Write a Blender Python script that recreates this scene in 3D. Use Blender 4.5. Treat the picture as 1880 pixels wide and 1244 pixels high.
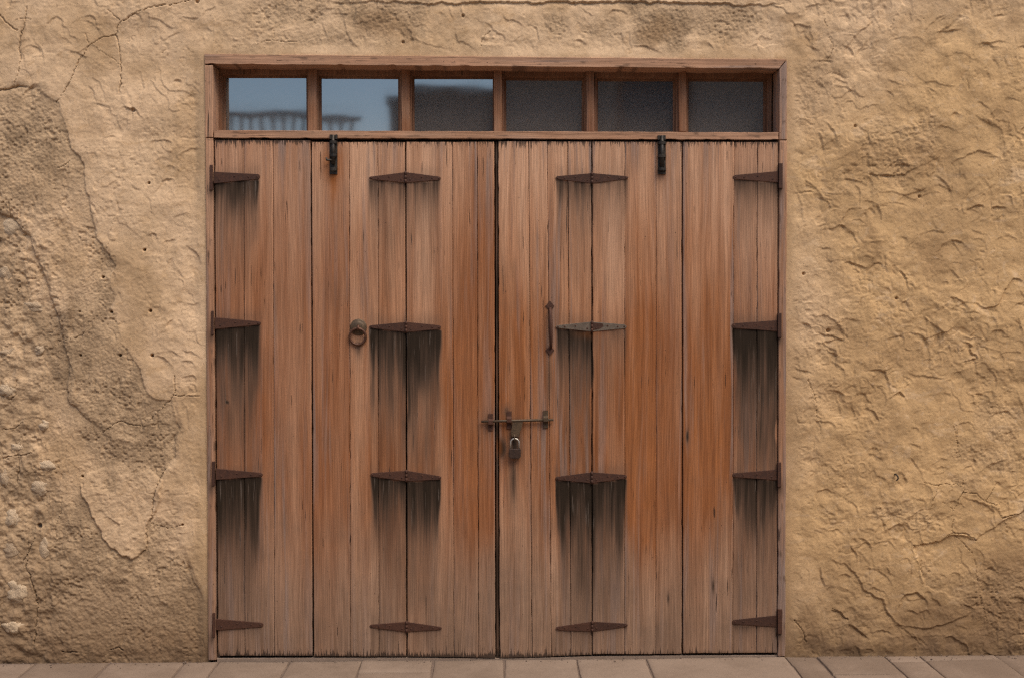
import bpy, bmesh, math, random
import numpy as np
from mathutils import Vector, Euler

for o in list(bpy.data.objects):
    bpy.data.objects.remove(o)
scene = bpy.context.scene
C = scene.collection

# ------------------------------------------------------------------ camera, sky, sun, exposure
F_PX, CAM_D, CAM_Z = 2172.0, 5.5, 1.66
YAW, PITCH = math.atan(33 / F_PX), math.atan(68 / F_PX)
cam_data = bpy.data.cameras.new("camera")
cam_data.sensor_width = 36.0
cam_data.lens = F_PX * 36.0 / 1880.0
cam_data.clip_end = 400.0
cam = bpy.data.objects.new("camera", cam_data)
cam.location = (0, -CAM_D, CAM_Z)
cam.rotation_euler = (math.pi / 2 - PITCH, 0, -YAW)
C.objects.link(cam)
scene.camera = cam

SUN_EL, SUN_AZ = math.radians(59), math.radians(38)      # azimuth measured from straight in front of the wall towards its right
world = bpy.data.worlds.new("World")
scene.world = world
world.use_nodes = True
wn = world.node_tree
sky = wn.nodes.new("ShaderNodeTexSky")
sky.sky_type = 'NISHITA'
sky.sun_disc = False
sky.sun_elevation = SUN_EL
sky.sun_rotation = math.pi - SUN_AZ
sky.air_density = 1.0
sky.dust_density = 3.0
bg = wn.nodes["Background"]
bg.inputs[1].default_value = 0.12
wn.links.new(sky.outputs[0], bg.inputs[0])

sun_data = bpy.data.lights.new("sun", 'SUN')
sun_data.energy = 1.9
sun_data.angle = math.radians(42)
sun_data.color = (1.0, 0.9, 0.77)
sun = bpy.data.objects.new("sun", sun_data)
sdir = Vector((math.sin(SUN_AZ) * math.cos(SUN_EL), -math.cos(SUN_AZ) * math.cos(SUN_EL), math.sin(SUN_EL)))
sun.rotation_euler = sdir.to_track_quat('Z', 'Y').to_euler()
sun.location = (3, -6, 9)
C.objects.link(sun)

scene.view_settings.view_transform = 'Standard'
scene.view_settings.look = 'None'
scene.view_settings.gamma = 1.0
scene.view_settings.use_curve_mapping = False
scene.view_settings.exposure = 0.70
scene.cycles.use_denoising = False
scene.cycles.pixel_filter_type = 'BLACKMAN_HARRIS'
scene.cycles.filter_width = 1.25
scene.cycles.use_adaptive_sampling = False

# ------------------------------------------------------------------ measuring: photo pixel -> point on a plane parallel to the wall
RM = np.array(Euler(cam.rotation_euler).to_matrix())
CP = np.array(cam.location)

def P(px, py, y=0.0):
    d = RM @ np.array([(px - 940) / F_PX, (622 - py) / F_PX, -1.0])
    t = (y - CP[1]) / d[1]
    p = CP + d * t
    return (float(p[0]), float(p[2]))

def PA(pts, y=0.0):
    return [P(a, b, y) for a, b in pts]

def to_px(X, Z, y=0.0):
    q0, q1, q2 = X - CP[0], y - CP[1], Z - CP[2]
    xc = RM[0, 0] * q0 + RM[1, 0] * q1 + RM[2, 0] * q2
    yc = RM[0, 1] * q0 + RM[1, 1] * q1 + RM[2, 1] * q2
    zc = RM[0, 2] * q0 + RM[1, 2] * q1 + RM[2, 2] * q2
    return 940 + F_PX * xc / -zc, 622 - F_PX * yc / -zc

S = CAM_D / F_PX          # metres per photo pixel on the wall
_ga, _gb = P(60, 1216), P(1700, 1201.5)
GZ1 = (_gb[1] - _ga[1]) / (_gb[0] - _ga[0]); GZ0 = _ga[1] - GZ1 * _ga[0]
def ground_z(x):          # the pavement climbs a little to the right
    return GZ0 + GZ1 * x

# ------------------------------------------------------------------ numeric noise
_rng = np.random.RandomState(7)
_TAB = (_rng.rand(512, 512).astype(np.float32) * 2 - 1)

def vnoise(x, y, seed=0):
    x = np.asarray(x, np.float32) + seed * 17.31
    y = np.asarray(y, np.float32) + seed * 9.77
    ix = np.floor(x).astype(np.int32); iy = np.floor(y).astype(np.int32)
    fx = x - ix; fy = y - iy
    fx = fx * fx * fx * (fx * (fx * 6 - 15) + 10); fy = fy * fy * fy * (fy * (fy * 6 - 15) + 10)
    a = _TAB[iy & 511, ix & 511]; b = _TAB[iy & 511, (ix + 1) & 511]
    c = _TAB[(iy + 1) & 511, ix & 511]; d = _TAB[(iy + 1) & 511, (ix + 1) & 511]
    return (a + (b - a) * fx) * (1 - fy) + (c + (d - c) * fx) * fy

def fbm(x, y, octv=4, seed=0, gain=0.5):
    t = 0; a = 1.0; n = 0
    for i in range(octv):
        c, s = math.cos(0.6 * i), math.sin(0.6 * i)
        k = 2.03 ** i
        t = t + a * vnoise((x * c - y * s) * k, (x * s + y * c) * k, seed + i * 5)
        n += a; a *= gain
    return t / n

def sstep(a, b, x):
    t = np.clip((x - a) / (b - a), 0, 1)
    return t * t * (3 - 2 * t)

# ------------------------------------------------------------------ node helpers
class NT:
    def __init__(self, name):
        self.m = bpy.data.materials.new(name)
        self.m.use_nodes = True
        self.t = self.m.node_tree
        self.t.nodes.clear()
        self.out = self.t.nodes.new("ShaderNodeOutputMaterial")
    def n(self, typ, **kw):
        nd = self.t.nodes.new(typ)
        for k, v in kw.items():
            setattr(nd, k, v)
        return nd
    def put(self, sock, v):
        if isinstance(v, bpy.types.NodeSocket):
            self.t.links.new(v, sock)
        elif v is not None:
            if sock.type == 'RGBA' and len(v) == 3:
                v = (*v, 1)
            sock.default_value = v
    def math(self, op, a, b=None, c=None, clamp=False):
        nd = self.n("ShaderNodeMath", operation=op, use_clamp=clamp)
        self.put(nd.inputs[0], a)
        if b is not None: self.put(nd.inputs[1], b)
        if c is not None: self.put(nd.inputs[2], c)
        return nd.outputs[0]
    def vmath(self, op, a, b):
        nd = self.n("ShaderNodeVectorMath", operation=op)
        self.put(nd.inputs[0], a); self.put(nd.inputs[1], b)
        return nd.outputs[0]
    def mix(self, fac, a, b, blend='MIX'):
        nd = self.n("ShaderNodeMix", data_type='RGBA', blend_type=blend)
        nd.clamp_factor = True
        self.put(nd.inputs[0], fac); self.put(nd.inputs[6], a); self.put(nd.inputs[7], b)
        return nd.outputs[2]
    def noise(self, vec, scale, detail=3, rough=0.55, dist=0.0):
        nd = self.n("ShaderNodeTexNoise")
        self.put(nd.inputs['Vector'], vec)
        nd.inputs['Scale'].default_value = scale
        nd.inputs['Detail'].default_value = detail
        nd.inputs['Roughness'].default_value = rough
        nd.inputs['Distortion'].default_value = dist
        return nd.outputs[0]
    def ramp(self, v, lo, hi, a=0.0, b=1.0):
        nd = self.n("ShaderNodeMapRange", interpolation_type='SMOOTHSTEP')
        self.put(nd.inputs[0], v)
        nd.inputs[1].default_value = lo; nd.inputs[2].default_value = hi
        nd.inputs[3].default_value = a; nd.inputs[4].default_value = b
        return nd.outputs[0]
    def attr(self, name):
        return self.n("ShaderNodeAttribute", attribute_name=name).outputs['Fac']
    def bump(self, h, strength, dist, normal=None):
        nd = self.n("ShaderNodeBump")
        nd.inputs['Strength'].default_value = strength
        nd.inputs['Distance'].default_value = dist
        self.put(nd.inputs['Height'], h)
        if normal is not None: self.put(nd.inputs['Normal'], normal)
        return nd.outputs[0]
    def principled(self, col, rough=0.8, metal=0.0, normal=None, spec=0.4):
        b = self.n("ShaderNodeBsdfPrincipled")
        self.put(b.inputs['Base Color'], col)
        self.put(b.inputs['Roughness'], rough)
        self.put(b.inputs['Metallic'], metal)
        b.inputs['Specular IOR Level'].default_value = spec
        if normal is not None: self.put(b.inputs['Normal'], normal)
        self.t.links.new(b.outputs[0], self.out.inputs[0])
        return b

def mat_plaster():
    k = NT("mud_plaster")
    pos = k.n("ShaderNodeNewGeometry").outputs['Position']
    sx = k.n("ShaderNodeSeparateXYZ"); k.put(sx.inputs[0], pos)
    rough = k.attr("rough"); dirt_shade = k.attr("dirt_shade"); pale = k.attr("pale"); ochre = k.attr("ochre"); brown = k.attr("brown")
    n1 = k.noise(pos, 2.6, 4); n2 = k.noise(pos, 11, 4, 0.6); n3 = k.noise(pos, 60, 4, 0.65); n4 = k.noise(pos, 260, 3, 0.6)
    coat = k.mix(ochre, (0.565, 0.394, 0.242), (0.500, 0.323, 0.160))
    coat = k.mix(pale, coat, (0.55, 0.385, 0.235))
    sm = k.noise(k.vmath('MULTIPLY', pos, (1, 1, 1.6)), 9, 5, 0.62, 1.2)
    coat = k.mix(k.ramp(sm, 0.54, 0.70, 0, 0.55), coat, (0.585, 0.415, 0.255))
    coat = k.mix(k.ramp(sm, 0.46, 0.32, 0, 0.40), coat, (0.36, 0.222, 0.108))
    coat = k.mix(k.ramp(n1, 0.40, 0.66, 0, 0.6), coat, (0.35, 0.222, 0.112))
    under = k.mix(k.ramp(n2, 0.35, 0.7), (0.290, 0.198, 0.118), (0.400, 0.278, 0.166))
    col = k.mix(k.math('MULTIPLY', rough, k.math('SUBTRACT', 1.0, k.math('MULTIPLY', ochre, 0.55))), coat, under)
    col = k.mix(brown, col, (0.215, 0.125, 0.06))
    v = k.math('ADD', k.math('MULTIPLY', k.math('SUBTRACT', n2, 0.5), 0.55), 1.0)
    v = k.math('ADD', v, k.math('MULTIPLY', k.math('SUBTRACT', n3, 0.5), 0.5))
    v = k.math('ADD', v, k.math('MULTIPLY', k.math('SUBTRACT', n4, 0.5), k.math('ADD', k.math('MULTIPLY', rough, 0.55), 0.35)))
    cv = k.n("ShaderNodeCombineXYZ")
    for i in range(3): k.put(cv.inputs[i], v)
    col = k.mix(1.0, col, cv.outputs[0], 'MULTIPLY')
    # specks of straw and grit mixed in the mud
    sp = k.noise(pos, 95, 2, 0.5)
    col = k.mix(k.ramp(sp, 0.68, 0.74, 0, 0.55), col, (0.16, 0.10, 0.06))
    col = k.mix(k.ramp(k.noise(pos, 41, 3, 0.5), 0.64, 0.72, 0, 0.4), col, (0.50, 0.36, 0.23))
    col = k.mix(k.math('MULTIPLY', dirt_shade, k.ramp(n2, 0.25, 0.6, 0.55, 1.0)), col, (0.165, 0.104, 0.06))
    h = k.math('ADD', k.math('MULTIPLY', n4, 0.5), n3)
    nrm = k.bump(h, 0.42, 0.0035)
    k.principled(col, 0.95, 0, nrm, 0.06)
    return k.m

def mat_wood(name, horizontal=False, dark=0.0):
    k = NT(name)
    tc = k.n("ShaderNodeTexCoord").outputs['Object']
    rnd = k.n("ShaderNodeObjectInfo").outputs['Random']
    off = k.n("ShaderNodeCombineXYZ")
    k.put(off.inputs[0], k.math('MULTIPLY', rnd, 37.0)); k.put(off.inputs[2], k.math('MULTIPLY', rnd, 91.0))
    p = k.vmath('ADD', tc, off.outputs[0])
    # slow wander of the grain
    wsc = (5, 5, 0.8) if not horizontal else (0.8, 5, 5)
    wn_ = k.noise(k.vmath('MULTIPLY', p, wsc), 1.0, 2)
    wv = k.n("ShaderNodeCombineXYZ")
    k.put(wv.inputs[0 if not horizontal else 2], k.math('MULTIPLY', k.math('SUBTRACT', wn_, 0.5), 0.048))
    p = k.vmath('ADD', p, wv.outputs[0])
    def st(a, b):
        return k.vmath('MULTIPLY', p, (a, a, b) if not horizontal else (b, a, a))
    g1 = k.noise(st(260, 5), 1, 4, 0.6)
    g2 = k.noise(st(62, 1.4), 1, 3, 0.55)
    g3 = k.noise(st(17, 0.8), 1, 3, 0.5)
    g2 = k.ramp(g2, 0.15, 0.85); g3 = k.ramp(g3, 0.28, 0.72)
    blot = k.noise(p, 9, 4, 0.6)
    pores = k.noise(st(330, 26), 1, 2, 0.5)
    warm = k.attr("warm"); grey = k.attr("grey"); stain_shade = k.attr("stain_shade"); endw = k.attr("endw"); rust = k.attr("rust"); dust = k.attr("dust")
    pale_c = k.mix(g2, (0.420, 0.232, 0.137), (0.560, 0.335, 0.209))
    warm_c = k.mix(g2, (0.185, 0.066, 0.025), (0.345, 0.132, 0.047))
    pr = k.math('MULTIPLY', k.math('SUBTRACT', k.math('FRACT', k.math('MULTIPLY', rnd, 7.3)), 0.5), 0.38)
    gr = k.math('MULTIPLY', k.math('SUBTRACT', g3, 0.5), 0.55)
    wf = k.math('ADD', warm, k.math('ADD', gr, pr), clamp=True)
    col = k.mix(wf, pale_c, warm_c)
    # plank to plank shift
    col = k.mix(k.math('MULTIPLY', k.ramp(rnd, 0.1, 1.0), 0.42), col, (0.215, 0.098, 0.054))
    dsel = k.math('ADD', dust, k.math('MULTIPLY', k.math('SUBTRACT', blot, 0.5), 0.7), clamp=True)
    col = k.mix(k.math('MULTIPLY', dsel, 0.85), col, k.mix(g2, (0.130, 0.081, 0.053), (0.205, 0.134, 0.092)))
    # silvered streaks
    gs = k.math('MULTIPLY', k.ramp(k.math('ADD', k.math('MULTIPLY', g2, 0.5), k.math('MULTIPLY', g3, 0.5)), 0.50, 0.80), grey)
    col = k.mix(gs, col, k.mix(g1, (0.165, 0.112, 0.09), (0.275, 0.20, 0.165)))
    # fine grain lines
    gl = k.ramp(g1, 0.30, 0.70, 0.76, 1.16)
    cv = k.n("ShaderNodeCombineXYZ")
    for i in range(3): k.put(cv.inputs[i], gl)
    col = k.mix(1.0, col, cv.outputs[0], 'MULTIPLY')
    col = k.mix(k.ramp(pores, 0.66, 0.78, 0, 0.38), col, (0.06, 0.032, 0.02))
    fleck = k.noise(st(105, 5), 1, 2, 0.5)
    col = k.mix(k.ramp(fleck, 0.70, 0.745, 0, 0.85), col, (0.035, 0.022, 0.016))
    slit = k.noise(st(52, 2.3), 1, 1, 0.4)
    col = k.mix(k.ramp(slit, 0.765, 0.79, 0, 0.9), col, (0.030, 0.020, 0.015))
    pit = k.noise(k.vmath('MULTIPLY', p, (1, 1, 0.7)), 105, 1, 0.4)
    col = k.mix(k.ramp(pit, 0.755, 0.79, 0, 0.8), col, (0.05, 0.03, 0.022))
    # water and soot streaks under the ironwork; soffit shade painted on the sashes
    stain_shade = k.math('MULTIPLY', stain_shade, k.ramp(k.noise(st(140, 2.2), 1, 3, 0.6), 0.25, 0.65, 0.84, 1.06))
    ss = k.math('MULTIPLY', stain_shade, k.math('ADD', k.math('MULTIPLY', g2, 0.30), 0.86), clamp=True)
    col = k.mix(k.math('MULTIPLY', ss, 1.7, clamp=True), col, k.mix(g1, (0.062, 0.036, 0.023), (0.150, 0.093, 0.064)))
    col = k.mix(k.ramp(ss, 0.24, 0.84), col, k.mix(g1, (0.010, 0.0066, 0.0040), (0.036, 0.0235, 0.0148)))
    col = k.mix(k.math('MULTIPLY', k.math('MULTIPLY', stain_shade, 0.5), k.ramp(fleck, 0.62, 0.7)), col, (0.2, 0.155, 0.125))
    col = k.mix(k.math('MULTIPLY', rust, k.ramp(blot, 0.2, 0.7, 0.5, 1)), col, (0.27, 0.085, 0.018))
    # split, blackened end grain
    en = k.noise(st(150, 9), 1, 2, 0.6)
    ef = k.ramp(k.math('ADD', endw, k.math('MULTIPLY', k.math('SUBTRACT', en, 0.5), 2.4)), 0.50, 0.85, 0, 0.9)
    ef = k.math('MULTIPLY', ef, k.ramp(endw, 0.05, 0.35))
    col = k.mix(ef, col, (0.045, 0.03, 0.022))
    hgt = k.math('ADD', g1, k.math('MULTIPLY', g2, 0.7))
    nrm = k.bump(hgt, 0.5, 0.0022)
    nrm = k.bump(k.math('SUBTRACT', 1.0, k.math('MAXIMUM', k.ramp(fleck, 0.69, 0.75), ef)), 0.8, 0.003, nrm)
    k.principled(col, k.math('ADD', k.math('MULTIPLY', g1, 0.2), 0.68), 0, nrm, 0.10)
    return k.m

def mat_iron(name, c0, c1, c2, metal=0.35, rough=0.62, scale=60):
    k = NT(name)
    pos = k.n("ShaderNodeNewGeometry").outputs['Position']
    n1 = k.noise(pos, scale, 4, 0.6); n2 = k.noise(pos, scale * 4, 3, 0.6)
    rn = k.n("ShaderNodeObjectInfo").outputs['Random']
    col = k.mix(k.ramp(k.math('ADD', n1, k.math('MULTIPLY', k.math('SUBTRACT', rn, 0.5), 0.3)), 0.35, 0.65), c0, c1)
    col = k.mix(k.ramp(n2, 0.52, 0.72, 0, 0.7), col, c2)
    nrm = k.bump(k.math('ADD', n1, n2), 0.4, 0.0015)
    k.principled(col, k.math('ADD', k.math('MULTIPLY', n2, 0.3), rough - 0.15), metal, nrm, 0.4)
    return k.m

def mat_stone(name, c0, c1, scale=30, bump=0.5, bd=0.004):
    k = NT(name)
    pos = k.n("ShaderNodeNewGeometry").outputs['Position']
    rnd = k.n("ShaderNodeObjectInfo").outputs['Random']
    n0 = k.noise(pos, scale * 0.15, 4); n1 = k.noise(pos, scale, 4, 0.65); n2 = k.noise(pos, scale * 9, 3, 0.6)
    f = k.math('ADD', k.math('MULTIPLY', n0, 0.5), k.math('ADD', k.math('MULTIPLY', n1, 0.25), k.math('MULTIPLY', rnd, 0.25)))
    col = k.mix(k.ramp(f, 0.3, 0.7), c0, c1)
    g = k.math('ADD', k.math('MULTIPLY', n2, 0.6), 0.7)
    cv = k.n("ShaderNodeCombineXYZ")
    for i in range(3): k.put(cv.inputs[i], g)
    col = k.mix(1.0, col, cv.outputs[0], 'MULTIPLY')
    nrm = k.bump(k.math('ADD', k.math('MULTIPLY', n2, 0.4), n1), bump, bd)
    k.principled(col, 0.93, 0, nrm, 0.12)
    return k.m

def mat_glass():
    k = NT("dusty_glass")
    pos = k.n("ShaderNodeNewGeometry").outputs['Position']
    wob = k.noise(k.vmath('MULTIPLY', pos, (1, 1, 2.0)), 4.0, 1)
    nrm = k.bump(wob, 0.25, 0.0012)
    fr = k.n("ShaderNodeFresnel"); fr.inputs[0].default_value = 3.0
    k.put(fr.inputs['Normal'], nrm)
    gl = k.n("ShaderNodeBsdfGlossy"); gl.inputs['Roughness'].default_value = 0.045
    gl.inputs['Color'].default_value = (0.80, 0.93, 1.0, 1); k.put(gl.inputs['Normal'], nrm)
    tr = k.n("ShaderNodeBsdfTransparent"); tr.inputs[0].default_value = (0.45, 0.46, 0.47, 1)
    df = k.n("ShaderNodeBsdfDiffuse"); df.inputs[0].default_value = (0.118, 0.100, 0.086, 1)
    m1 = k.n("ShaderNodeMixShader")
    dn = k.noise(pos, 70, 5, 0.7)
    k.put(m1.inputs[0], k.ramp(dn, 0.3, 0.7, 0.72, 0.92))
    k.t.links.new(tr.outputs[0], m1.inputs[1]); k.t.links.new(df.outputs[0], m1.inputs[2])
    m2 = k.n("ShaderNodeMixShader")
    k.put(m2.inputs[0], fr.outputs[0])
    k.t.links.new(m1.outputs[0], m2.inputs[1]); k.t.links.new(gl.outputs[0], m2.inputs[2])
    k.t.links.new(m2.outputs[0], k.out.inputs[0])
    return k.m

M = {}
M['plaster'] = mat_plaster()
M['wood'] = mat_wood("weathered_plank_wood")
M['beam_v'] = mat_wood("weathered_beam_wood")
M['beam_h'] = mat_wood("weathered_rail_wood", True)
M['rust'] = mat_iron("rusty_brown_iron", (0.042, 0.0165, 0.0090), (0.062, 0.0235, 0.0122), (0.088, 0.036, 0.0155), 0.1, 0.78)
M['bare'] = mat_iron("dull_grey_iron", (0.098, 0.074, 0.054), (0.14, 0.108, 0.080), (0.10, 0.055, 0.03), 0.3, 0.6)
M['black'] = mat_iron("black_iron", (0.022, 0.019, 0.016), (0.042, 0.034, 0.026), (0.075, 0.05, 0.03), 0.5, 0.5)
M['bronze'] = mat_iron("tarnished_bronze", (0.066, 0.044, 0.026), (0.105, 0.068, 0.038), (0.085, 0.045, 0.025), 0.4, 0.55)
M['ring'] = mat_iron("rusty_ring_iron", (0.07, 0.03, 0.016), (0.12, 0.05, 0.025), (0.16, 0.08, 0.05), 0.3, 0.5)
M['steel'] = mat_iron("worn_steel", (0.40, 0.37, 0.32), (0.50, 0.465, 0.40), (0.4, 0.36, 0.3), 0.85, 0.4)
M['lockbody'] = mat_iron("dark_lock_body", (0.035, 0.022, 0.017), (0.055, 0.032, 0.022), (0.03, 0.02, 0.016), 0.35, 0.5)
M['slab'] = mat_stone("pinkish_paving_stone", (0.158, 0.112, 0.080), (0.225, 0.164, 0.121), 28, 0.35, 0.002)
M['sand'] = mat_stone("joint_sand", (0.10, 0.07, 0.052), (0.15, 0.108, 0.083), 60)
M['sill'] = mat_stone("worn_threshold_stone", (0.17, 0.122, 0.09), (0.225, 0.165, 0.125), 30)
M['rubble'] = mat_stone("pale_rubble_stone", (0.36, 0.260, 0.168), (0.47, 0.352, 0.232), 45, 0.9, 0.008)
M['room'] = mat_stone("dim_room_plaster", (0.10, 0.085, 0.07), (0.13, 0.11, 0.09), 10)
M['ground'] = mat_stone("street_ground", (0.22, 0.165, 0.125), (0.30, 0.225, 0.17), 12)
M['house'] = mat_stone("street_house_plaster", (0.30, 0.235, 0.165), (0.38, 0.30, 0.21), 8)
M['house2'] = mat_stone("street_house_brown_plaster", (0.23, 0.175, 0.135), (0.30, 0.23, 0.18), 8)
M['glass'] = mat_glass()
def _plain(name, c, r=0.8):
    k = NT(name); k.principled(c, r); return k.m
M['cobweb'] = _plain("dusty_cobweb", (0.34, 0.28, 0.23))
M['darkpane'] = _plain("dark_window_pane", (0.02, 0.02, 0.022), 0.15)

# ------------------------------------------------------------------ object helpers
OFF = {}
def link(o, parent=None, off=(0, 0, 0)):
    C.objects.link(o)
    if parent is not None:
        o.parent = parent
    OFF[o.name] = np.array(off, float)

def tag(o, label=None, cat=None, group=None, kind=None):
    if label: o['label'] = label
    if cat: o['category'] = cat
    if group: o['group'] = group
    if kind: o['kind'] = kind
    return o

def thing(name, loc, label, cat, group=None):
    o = bpy.data.objects.new(name, None)
    o.empty_display_size = 0.1
    o.location = loc
    link(o, None, loc)
    return tag(o, label, cat, group)

def mesh_obj(name, verts, faces, mat, parent=None, origin=None, smooth=False, attrs=None):
    """verts in world coordinates; the object keeps them relative to its thing"""
    off = OFF[parent.name] if parent is not None else np.array(origin if origin is not None else (0, 0, 0), float)
    me = bpy.data.meshes.new(name)
    v = np.asarray(verts, float) - off
    if isinstance(faces, np.ndarray):
        nf = len(faces)
        me.vertices.add(len(v)); me.vertices.foreach_set("co", v.astype(np.float32).ravel())
        me.loops.add(nf * 4); me.loops.foreach_set("vertex_index", faces.astype(np.int32).ravel())
        me.polygons.add(nf)
        me.polygons.foreach_set("loop_start", np.arange(0, nf * 4, 4, dtype=np.int32))
        try: me.polygons.foreach_set("loop_total", np.full(nf, 4, np.int32))
        except Exception: pass
        me.update(calc_edges=True)
    else:
        me.from_pydata([tuple(p) for p in v], [], faces)
        me.update()
    if smooth:
        me.polygons.foreach_set("use_smooth", np.ones(len(me.polygons), dtype=bool))
    me.materials.append(mat)
    for an, av in (attrs or {}).items():
        a = me.attributes.new(an, 'FLOAT', 'POINT')
        a.data.foreach_set("value", np.asarray(av, np.float32).ravel())
    o = bpy.data.objects.new(name, me)
    if parent is None:
        o.location = off
    link(o, parent, off)
    return o

def bm_obj(name, bm, mat, parent=None, origin=None, smooth=False):
    off = OFF[parent.name] if parent is not None else np.array(origin if origin is not None else (0, 0, 0), float)
    bmesh.ops.recalc_face_normals(bm, faces=bm.faces[:])
    bmesh.ops.translate(bm, verts=bm.verts[:], vec=Vector(-off))
    me = bpy.data.meshes.new(name)
    bm.to_mesh(me); bm.free()
    if smooth:
        for p in me.polygons: p.use_smooth = True
    me.materials.append(mat)
    o = bpy.data.objects.new(name, me)
    if parent is None: o.location = off
    link(o, parent, off)
    return o

def add_prism(bm, poly, yf, yb, bevel=0.0):
    n = len(poly)
    vf = [bm.verts.new((x, yf, z)) for x, z in poly]
    vb = [bm.verts.new((x, yb, z)) for x, z in poly]
    ff = bm.faces.new(vf); bm.faces.new(vb[::-1])
    for i in range(n):
        bm.faces.new((vf[i], vb[i], vb[(i + 1) % n], vf[(i + 1) % n]))
    if bevel > 0:
        bmesh.ops.bevel(bm, geom=list(ff.edges), offset=bevel, segments=2, profile=0.6, affect='EDGES')

def add_box(bm, x0, x1, y0, y1, z0, z1):
    vs = [bm.verts.new(p) for p in ((x0, y0, z0), (x1, y0, z0), (x1, y1, z0), (x0, y1, z0), (x0, y0, z1), (x1, y0, z1), (x1, y1, z1), (x0, y1, z1))]
    for f in ((0, 1, 2, 3), (4, 7, 6, 5), (0, 4, 5, 1), (1, 5, 6, 2), (2, 6, 7, 3), (3, 7, 4, 0)):
        bm.faces.new([vs[i] for i in f])

def add_tube(bm, pts, r, seg=10, closed=False):
    pts = [Vector(p) for p in pts]
    n = len(pts); rings = []
    up = None
    for i, p in enumerate(pts):
        a = pts[(i - 1) % n] if (closed or i > 0) else p
        b = pts[(i + 1) % n] if (closed or i < n - 1) else p
        t = (b - a).normalized()
        if up is None:
            up = Vector((0, 1, 0)) if abs(t.y) < 0.9 else Vector((1, 0, 0))
        s = t.cross(up).normalized(); u = s.cross(t).normalized(); up = u
        rr = r[i] if isinstance(r, (list, tuple)) else r
        rings.append([bm.verts.new(p + (s * math.cos(2 * math.pi * j / seg) + u * math.sin(2 * math.pi * j / seg)) * rr) for j in range(seg)])
    for i in range(n if closed else n - 1):
        A, B = rings[i], rings[(i + 1) % n]
        for j in range(seg):
            bm.faces.new((A[j], A[(j + 1) % seg], B[(j + 1) % seg], B[j]))
    if not closed:
        bm.faces.new(rings[0][::-1]); bm.faces.new(rings[-1])

def add_disc(bm, cx, cz, y0, prof, seg=24):
    """lathe about the wall normal: prof = [(radius, y offset towards the viewer)...]"""
    rings = []
    for r, h in prof:
        if r <= 1e-6:
            rings.append([bm.verts.new((cx, y0 - h, cz))])
        else:
            rings.append([bm.verts.new((cx + r * math.cos(2 * math.pi * j / seg), y0 - h, cz + r * math.sin(2 * math.pi * j / seg))) for j in range(seg)])
    for A, B in zip(rings, rings[1:]):
        for j in range(seg):
            if len(B) == 1: bm.faces.new((A[j], A[(j + 1) % seg], B[0]))
            else: bm.faces.new((A[j], A[(j + 1) % seg], B[(j + 1) % seg], B[j]))
    if len(rings[0]) > 1: bm.faces.new(rings[0][::-1])

# ================================================================== THE WALL
DX = 0.0035
XS = np.arange(-4.2, 4.2, DX); ZS = np.arange(-0.06, 4.2, DX)
X, Z = np.meshgrid(XS.astype(np.float32), ZS.astype(np.float32))
U, V = to_px(X, Z); U = U.astype(np.float32); V = V.astype(np.float32)
H = (0.007 * fbm(X * 2.2, Z * 2.2, 2, 1) + 0.0045 * fbm(X * 6.5, Z * 6.5, 2, 11)).astype(np.float32)
W1 = vnoise(X * 28, Z * 28, 21); W2 = vnoise(X * 28, Z * 28, 22)
W3 = vnoise(X * 85, Z * 85, 23); W4 = vnoise(X * 85, Z * 85, 24)
WX = X + 0.0065 * W1 + 0.003 * W3
WZ = Z + 0.0065 * W2 + 0.003 * W4

WB1 = vnoise(X * 11, Z * 11, 25); WB2 = vnoise(X * 11, Z * 11, 26); WB3 = vnoise(X * 16, Z * 16, 27)

def window(x0, x1, z0, z1):
    i0 = max(0, int((z0 - ZS[0]) / DX)); i1 = min(len(ZS), int((z1 - ZS[0]) / DX) + 2)
    j0 = max(0, int((x0 - XS[0]) / DX)); j1 = min(len(XS), int((x1 - XS[0]) / DX) + 2)
    return slice(i0, max(i0, i1)), slice(j0, max(j0, j1))

def seg_dist(x, z, pts, closed=False):
    best = np.full(x.shape, 9.0, np.float32)
    q = pts + ([pts[0]] if closed else [])
    for (ax, az), (bx, bz) in zip(q, q[1:]):
        dx, dz = bx - ax, bz - az
        L = dx * dx + dz * dz + 1e-12
        t = np.clip(((x - ax) * dx + (z - az) * dz) / L, 0, 1)
        best = np.minimum(best, np.hypot(x - ax - t * dx, z - az - t * dz))
    return best

def inside(x, z, pts):
    r = np.zeros(x.shape, bool)
    n = len(pts)
    for i in range(n):
        (ax, az), (bx, bz) = pts[i], pts[(i + 1) % n]
        c = ((az > z) != (bz > z)) & (x < (bx - ax) * (z - az) / (bz - az + 1e-12) + ax)
        r ^= c
    return r

def signed(pts_px, pad=0.08, warp=1.0):
    pts = PA(pts_px)
    xs = [p[0] for p in pts]; zs = [p[1] for p in pts]
    w = window(min(xs) - pad, max(xs) + pad, min(zs) - pad, max(zs) + pad)
    x = X[w] + (WX[w] - X[w]) * warp; z = Z[w] + (WZ[w] - Z[w]) * warp
    d = seg_dist(x, z, pts, True)
    return w, np.where(inside(x, z, pts), d, -d)

ROUGH = np.zeros_like(H); DIRT_SHADE = np.zeros_like(H); PALE = np.zeros_like(H); BROWN = np.zeros_like(H)

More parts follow.
